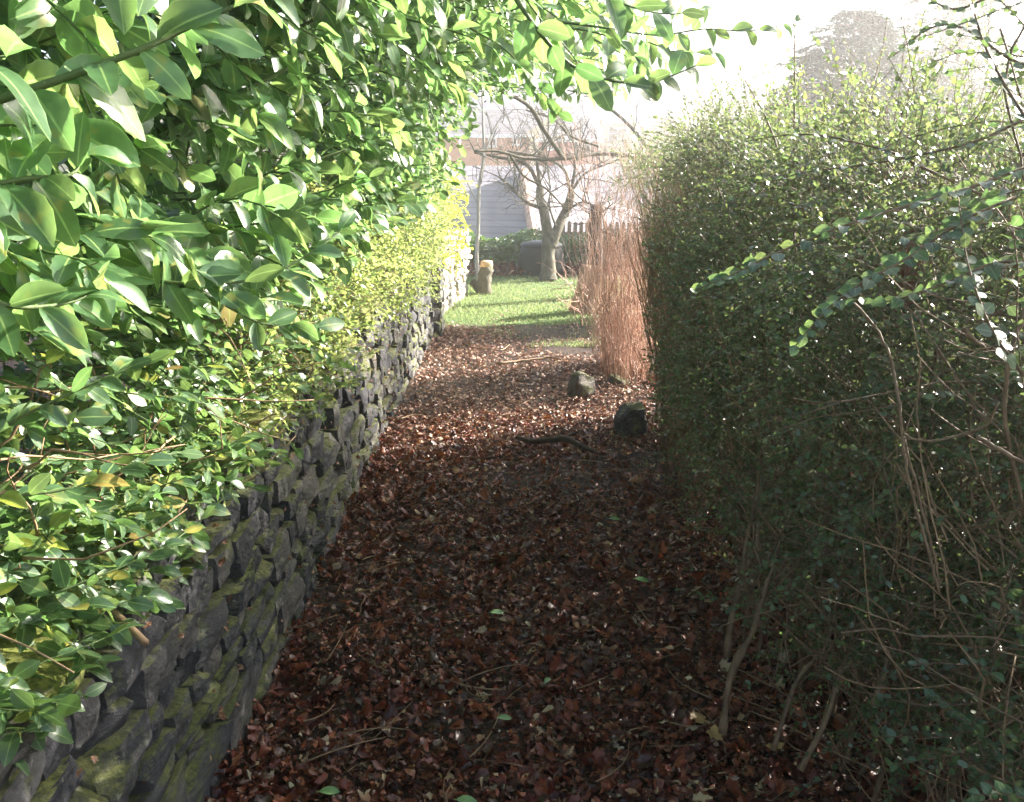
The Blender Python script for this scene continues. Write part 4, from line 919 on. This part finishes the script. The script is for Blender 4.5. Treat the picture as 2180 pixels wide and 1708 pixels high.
# bank of ivy and bracken behind the lawn
iv = MB(); n = 30000; x = R.uniform(-4, 5, n); y = R.uniform(15.9, 17.3, n); h = .62 + .14 * wob(np.stack([x, y, 0 * x], -1), 2.2, 51)
z = R.random(n) ** .6 * h; y = y - .25 * (z < .3)
iv.leaves(np.stack([x, y, z], -1), R.normal(size=(n, 3)) + [0, -.3, -.3], R.normal(size=(n, 3)) * .5 + [0, -.6, .6], R.uniform(.04, .08, n), R.uniform(.04, .07, n), SMALL_T)
tag(iv.build('ivy_bank', M['ivy']), 'low dark bank of ivy along the back of the lawn', 'ivy', kind='stuff')
br = MB(); n = 5000; x = R.uniform(-4, 5, n); y = R.uniform(14.9, 16.0, n)
br.leaves(np.stack([x, y, R.uniform(0, .16, n)], -1), R.normal(size=(n, 3)) * [1, 1, .3], R.normal(size=(n, 3)) * .4 + [0, 0, 1], R.uniform(.05, .14, n), R.uniform(.012, .04, n), DEAD_T)
tag(br.build('dead_bracken', M['dead'], smooth=False), 'brown dead bracken and leaves between lawn and ivy', 'leaf litter', kind='stuff')

# picket fence
pf = thing('picket_fence', (1.5, 17.6, 0), 'low weathered picket fence showing above the ivy', 'fence')
T = MB()
for k in range(22):
    x = 1.05 + k * .125; hgt = .84 + R.normal(0, .012)
    v = np.array([[x - .04, 17.55, -.3], [x + .04, 17.55, -.3], [x + .04, 17.55, hgt], [x, 17.55, hgt + .04], [x - .04, 17.55, hgt]]); v2 = v + [0, .02, 0]
    T.add(np.vstack([v, v2]), [[[0, 1, 2, 3, 4], [9, 8, 7, 6, 5]], [[0, 5, 6, 1], [1, 6, 7, 2], [2, 7, 8, 3], [3, 8, 9, 4], [4, 9, 5, 0]]])
T.build('pickets', M['fence_wood'], pf, smooth=False)
T = MB(); T.box((2.35, 17.6, .62), (1.35, .025, .04)); T.box((2.35, 17.6, .2), (1.35, .025, .04)); T.build('rails', M['fence_wood'], pf, smooth=False)

# ------------------------------------------------------------------ conifer
def conifer(loc, H, Rad, label, seed, nb=200, dens=1.0):
    t_ = thing('conifer_tree', loc, label, 'conifer')
    T = MB(); T.tubes(np.array([[[loc[0], loc[1], loc[2]], [loc[0] + .05, loc[1], loc[2] + H * .5], [loc[0], loc[1], loc[2] + H]]]), np.array([[.16, .1, .02]]), 8); 
    Lb = MB(); zz = loc[2] + H * (1 - R.random(nb) ** .75 * .96); a = R.uniform(0, 2 * PI, nb)
    ln = Rad * np.clip((loc[2] + H - zz) / H * 1.15 + .06, .05, 1) ** .62 * R.uniform(.7, 1.15, nb)
    o = np.stack([loc[0] + 0 * a, loc[1] + 0 * a, zz], -1); d = np.stack([np.cos(a), np.sin(a), .25 + 0 * a], -1)
    br_ = shoots(o, d, ln, 7, (0, 0, -.09), .05); T.tubes(br_, np.linspace(.02, .004, 7)[None], 4)
    sub, dd, nr, t = on_shoots(br_, 24, .12, 1, 58, True, .2, .25, .3)
    s2 = shoots(sub, dd, np.repeat(ln, 24) * .28 * (1.1 - t) + .06, 4, (0, 0, -.1), .1)
    q, dd, nr, t = on_shoots(s2, int(9 * dens), .1, 1, 55, True, .5, .4); L = .11 * R.uniform(.6, 1.3, len(q)); Lb.leaves(q, dd, nr, L, L * .28, OVAL_T)
    T.build('trunk', M['bark'], t_); Lb.build('crown', M['needle'], t_)
conifer((8.0, 20.5, -1.2), 6.8, 3.0, 'dark blue-green conifer behind the right hedge', 1, 430)
conifer((11.5, 22.5, -1.2), 8.4, 3.8, 'larger conifer at the right, farther along behind the hedge', 2, 430)

# ------------------------------------------------------------------ houses
def quad(mb, a, b, c, d, th=.06):
    a, b, c, d = map(np.array, (a, b, c, d)); n_ = nz(np.cross(b - a, d - a)) * th
    v = np.array([a, b, c, d, a - n_, b - n_, c - n_, d - n_])
    mb.add(v, [[[0, 1, 2, 3], [7, 6, 5, 4], [0, 4, 5, 1], [1, 5, 6, 2], [2, 6, 7, 3], [3, 7, 4, 0]]])

def window(par, cx, y, z, w, h, bars=2):
    f = MB(); t = .07
    f.box((cx, y, z - h / 2), (w / 2 + .05, .06, t / 2 + .02)); f.box((cx, y, z + h / 2), (w / 2 + .05, .05, t / 2))
    for k in range(bars + 1): f.box((cx - w / 2 + w * k / bars, y, z), (t / 2, .045, h / 2 - .06))
    f.box((cx, y, z + h * .18), (w / 2, .03, .025))
    fo = f.build('window', M['white'], par, smooth=False)
    g = MB(); g.box((cx, y + .06, z), (w / 2, .01, h / 2)); g.build('pane', M['glass'], fo, smooth=False)

def house(name, x0, x1, y0, dep, zb, ze, zr, wallm, roofm, label, wins=(), gable_front=False, chim=True, cat='house', group=None):
    h = thing(name, ((x0 + x1) / 2, y0, zb), label, cat, group)
    W = MB(); W.box(((x0 + x1) / 2, y0 + dep / 2, (zb + ze) / 2), ((x1 - x0) / 2, dep / 2, (ze - zb) / 2))
    ov = .3; Rf = MB()
    if gable_front:
        xm = (x0 + x1) / 2; W.add([[x0, y0, ze], [x1, y0, ze], [xm, y0, zr - .05], [x0, y0 + dep, ze], [x1, y0 + dep, ze], [xm, y0 + dep, zr - .05]], [[[0, 1, 2], [5, 4, 3]], [[0, 2, 5, 3], [1, 4, 5, 2]]])
        quad(Rf, (x0 - ov, y0 - ov, ze - .15), (xm, y0 - ov, zr), (xm, y0 + dep + ov, zr), (x0 - ov, y0 + dep + ov, ze - .15), -.1)
        quad(Rf, (xm, y0 - ov, zr), (x1 + ov, y0 - ov, ze - .15), (x1 + ov, y0 + dep + ov, ze - .15), (xm, y0 + dep + ov, zr), -.1)
        Bg = MB(); quad(Bg, (x0 - ov, y0 - ov - .05, ze - .35), (x0 - ov, y0 - ov - .05, ze - .12), (xm, y0 - ov - .05, zr + .03), (xm, y0 - ov - .05, zr - .22), .05)
        quad(Bg, (x1 + ov, y0 - ov - .05, ze - .12), (x1 + ov, y0 - ov - .05, ze - .35), (xm, y0 - ov - .05, zr - .22), (xm, y0 - ov - .05, zr + .03), .05); Bg.build('bargeboard', M['cream'], h, smooth=False)
    else:
        ym = y0 + dep / 2; W.add([[x0, y0, ze], [x0, y0 + dep, ze], [x0, ym, zr - .05], [x1, y0, ze], [x1, y0 + dep, ze], [x1, ym, zr - .05]], [[[1, 0, 2], [3, 4, 5]], [[0, 3, 5, 2], [1, 2, 5, 4]]])
        quad(Rf, (x0 - ov, y0 - ov, ze - .1), (x1 + ov, y0 - ov, ze - .1), (x1 + ov, ym, zr), (x0 - ov, ym, zr), .1)
        quad(Rf, (x0 - ov, ym, zr), (x1 + ov, ym, zr), (x1 + ov, y0 + dep + ov, ze - .1), (x0 - ov, y0 + dep + ov, ze - .1), .1)
        G = MB(); G.box(((x0 + x1) / 2, y0 - ov - .06, ze - .18), ((x1 - x0) / 2 + ov, .06, .09)); G.build('gutter', M['white'], h, smooth=False)
    W.build('wall', wallm, h, smooth=False); ro = Rf.build('roof', roofm, h, smooth=False)
    if chim:
        Cb = MB(); Cb.box((x0 + .8, y0 + dep / 2, zr + .3), (.4, .3, .75)); Cb.box((x0 + .8, y0 + dep / 2, zr + 1.08), (.45, .35, .05)); Cb.build('chimney', wallm, ro, smooth=False)
    for w_ in wins: window(h, w_[0], y0 - .05, w_[1], w_[2], w_[3], w_[4] if len(w_) > 4 else 2)
    return h

def at50(px, py, y0):   # x and z on a vertical plane at distance y0
    d = P(px, py, 1) - CAM; s = y0 / d[1]; q = CAM + d * s; return q[0], q[2]
Y1 = 46
xa, ze1 = at50(1020, 283, Y1); xb, _ = at50(1128, 283, Y1); _, zr1 = at50(1100, 232, Y1 + 3)
def wn(px0, px1, py0, py1, Y, bars): 
    a = at50(px0, py1, Y); b = at50(px1, py0, Y); return ((a[0] + b[0]) / 2, (a[1] + b[1]) / 2, b[0] - a[0], b[1] - a[1], bars)
house('brick_house', xa - 2, xb, Y1, 7, -1.5, ze1, zr1, M['brick_orange'], M['slate_far'], 'orange brick house with dark roof, left of the cream gable verge', [wn(1092, 1108, 287, 309, Y1, 2), wn(1040, 1056, 288, 312, Y1, 2)], chim=False)
xc, _ = at50(1128, 290, Y1 - .6); xd, _ = at50(1146, 290, Y1 - .6)
cg = thing('cream_gable', ((xc + xd) / 2, Y1 - .6, -1.5), 'narrow cream rendered gable with slanting verge between the two brick houses', 'gable')
T = MB(); T.box(((xc + xd) / 2, Y1 + 1, (ze1 - 1.5) / 2), ((xd - xc) / 2, 1.4, (ze1 + 1.5) / 2 - .01)); T.build('wall', M['cream'], cg, smooth=False)
T = MB(); a = at50(1122, 284, Y1 - .7); b = at50(1200, 226, Y1 - .7)
quad(T, (a[0], Y1 - .7, a[1]), (a[0] + .5, Y1 - .7, a[1] - .1), (b[0] + .5, Y1 - .7, b[1] - .1), (b[0], Y1 - .7, b[1]), -.3); T.build('verge', M['cream'], cg, smooth=False)
x2, ze2 = at50(1146, 292, Y1); x3, _ = at50(1275, 292, Y1); _, zr2 = at50(1200, 246, Y1 + 3)
house('brick_house', x2 + .02, x3, Y1, 7, -1.5, ze2, zr2, M['brick_red'], M['slate_far'], 'red brick house with white windows and dark roof, right of the cream gable verge', [wn(1166, 1179, 297, 319, Y1, 2), wn(1222, 1257, 297, 332, Y1, 4)], chim=False)

# hipped slate roof house just below the garden
hh_ = thing('slate_roof_house', (.5, 24, -4), 'house below the garden showing a hipped slate roof with pale ridge tiles', 'house')
cor = P(1148, 575, 20.5); top = P(1112, 366, 26.0)
rid = top + np.array([.6, 7.0, .0])
el = cor + np.array([-7.5, 3.4, 0]); er = cor + np.array([6.5, 4.2, 0]); 
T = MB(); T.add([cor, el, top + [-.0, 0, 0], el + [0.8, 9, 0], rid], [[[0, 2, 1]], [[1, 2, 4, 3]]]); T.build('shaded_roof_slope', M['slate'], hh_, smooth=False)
T = MB(); T.add([cor, er, er + [.8, 8, 0], rid, top], [[[0, 1, 2, 3, 4]]]); T.build('roof_slope_painted_sunlit', M['pale_roof'], hh_, smooth=False)  # same slate roof; sun gloss on this slope painted in as pale colour
T = MB(); T.tube([cor, top, rid], [.13, .13, .13], 8); T.build('hip_ridge', M['ridge'], hh_, smooth=False)
T = MB(); base = [cor, el, el + [.8, 9, 0], er + [.8, 8, 0], er]; bt = [np.array([b_[0] * .96 + .3 * .04, b_[1] + .3, b_[2] - .05]) for b_ in base]; bb = [b_ * [1, 1, 0] + [0, 0, -4.2] for b_ in bt]
T.add(bt + bb, [[[i_, (i_ + 1) % 5, (i_ + 1) % 5 + 5, i_ + 5] for i_ in range(5)]]); T.build('wall', M['pale'], hh_, smooth=False)

# pale low buildings between
house('pale_roofed_house', -5.5, 2.0, 33, 6, -3.9, .75, 2.4, M['pale'], M['pale_roof'], 'low house with pale lilac roof in front of the orange brick house', chim=False)
house('conservatory_house', 2.4, 7.5, 35, 6, -3.5, 1.0, 2.5, M['white'], M['pale_roof'], 'white-walled low house in front of the red brick house', chim=False)

# houses up the hillside
rows = [(1010, 205, 95, 8, 'brick_orange', 'slate_far', 'hillside house straight behind the orange brick roof'), (1075, 190, 105, 9, 'pale', 'pale_roof', 'pale hillside house behind the sapling'),
        (1175, 185, 110, 10, 'pale', 'slate_far', 'pale dark-roofed hillside house above the cream verge'), (1270, 200, 100, 9, 'cream', 'pale_roof', 'cream hillside house above the red brick house'),
        (1370, 190, 105, 9, 'pale', 'pale_roof', 'pale hillside house seen below the overhanging leaves'), (1450, 160, 135, 10, 'white', 'slate_far', 'white hillside house beyond the leaf tips'),
        (1545, 150, 140, 11, 'pale', 'slate_far', 'pale hillside house left of the conifer'), (1610, 190, 105, 8, 'cream', 'slate_far', 'cream hillside house low beside the conifer'),
        (1120, 140, 150, 11, 'cream', 'slate_far', 'cream house high on the hill under the branches'), (1290, 135, 160, 12, 'white', 'pale_roof', 'white house high on the hill under the branches')]
for px, py, Y, wd, wm, rm, lab in rows:
    Y = 62 + (Y - 95) * .72; wd *= .75
    x, z = at50(px, py, Y); zb = float(terrain_z(x, Y)) - 1.0
    ze = zb + 4.4; house('hillside_house', x - wd / 2, x + wd / 2, Y, 5, zb, ze, ze + 1.8, M[wm], M[rm], lab, [(x - wd / 4, ze - 1.2, 1.4, 1.2), (x + wd / 4, ze - 1.2, 1.4, 1.2)], group='houses on the far hillside')

# bare trees between the houses
labs = ['tall bare brown tree left of the brick houses', 'bare twiggy tree in front of the orange brick house', 'bare tree in front of the cream gable', 'bare tree in front of the red brick house', 'bare tree at the right end of the red brick house',
        'bare tree on the slope below the overhanging leaves', 'bare tree on the slope beyond the hedge top', 'bare tree on the slope left of the conifer']
for k, (px, Y, H) in enumerate(((1030, 38, 6.5), (1080, 40, 6.0), (1140, 43, 4.5), (1195, 42, 5.5), (1275, 40, 5.5), (1360, 44, 6.5), (1460, 48, 7), (1570, 52, 8))):
    x, _ = at50(px, 300, Y); zb = float(terrain_z(x, Y)); t_ = thing('bare_tree', (x, Y, zb), labs[k], 'tree', 'bare trees between the houses')
    T = MB(); K = MB(); T.tubes(np.array([[[x, Y, zb - .2], [x + .1, Y, zb + H * .35], [x, Y, zb + H * .6]]]), np.array([[.16, .12, .07]]), 6); T.build('trunk', M['bark'], t_)
    for c in range(7): grow(K, np.array([x, Y, zb + H * R.uniform(.25, .6)]), nz(R.normal(0, .5, 3) + [0, 0, 1.1]), H * .3, .05, 3, .42, .15, (3, 4), .66)
    K.build('crown', M['stem_red'] if k % 3 == 0 else M['stem'], t_)
# far wood
wd = MB(); n = 26000; x = R.uniform(-45, 90, n); y = R.uniform(56, 130, n)
k = wob(np.stack([x * .05, y * .05, 0 * x], -1), 1.2, 61) > .15; x, y = x[k], y[k]; n = len(x); z = terrain_z(x, y) + R.uniform(0, 3.5, n)
wd.leaves(np.stack([x, y, z], -1), R.normal(size=(n, 3)), R.normal(size=(n, 3)), R.uniform(.3, .8, n), R.uniform(.15, .4, n), OVAL_T)
M['wood'] = leafmat('far_wood', [(0, (.06, .06, .035)), (.6, (.09, .08, .05)), (1, (.12, .12, .05))], (.1, .1, .05), .1, .8, .2, 1)
tag(wd.build('hillside_wood', M['wood']), 'hazy brown and green woods on the far hillside', 'woodland', kind='stuff')

# ------------------------------------------------------------------ air
HAZE = True
if HAZE:
    hb = MB(); hb.box((0, 45, 11), (142, 107, 18)); m_, nt, N, L_ = newmat('haze_air'); out = N.new('ShaderNodeOutputMaterial')
    pv = N.new('ShaderNodeVolumePrincipled'); pv.inputs['Density'].default_value = .0055; pv.inputs['Anisotropy'].default_value = .76; pv.inputs['Color'].default_value = (1.0, .975, .965, 1)
    L_.new(pv.outputs[0], out.inputs['Volume']); tag(hb.build('haze', m_, smooth=False), 'bright low-sun haze filling the garden and valley', 'haze', kind='stuff')
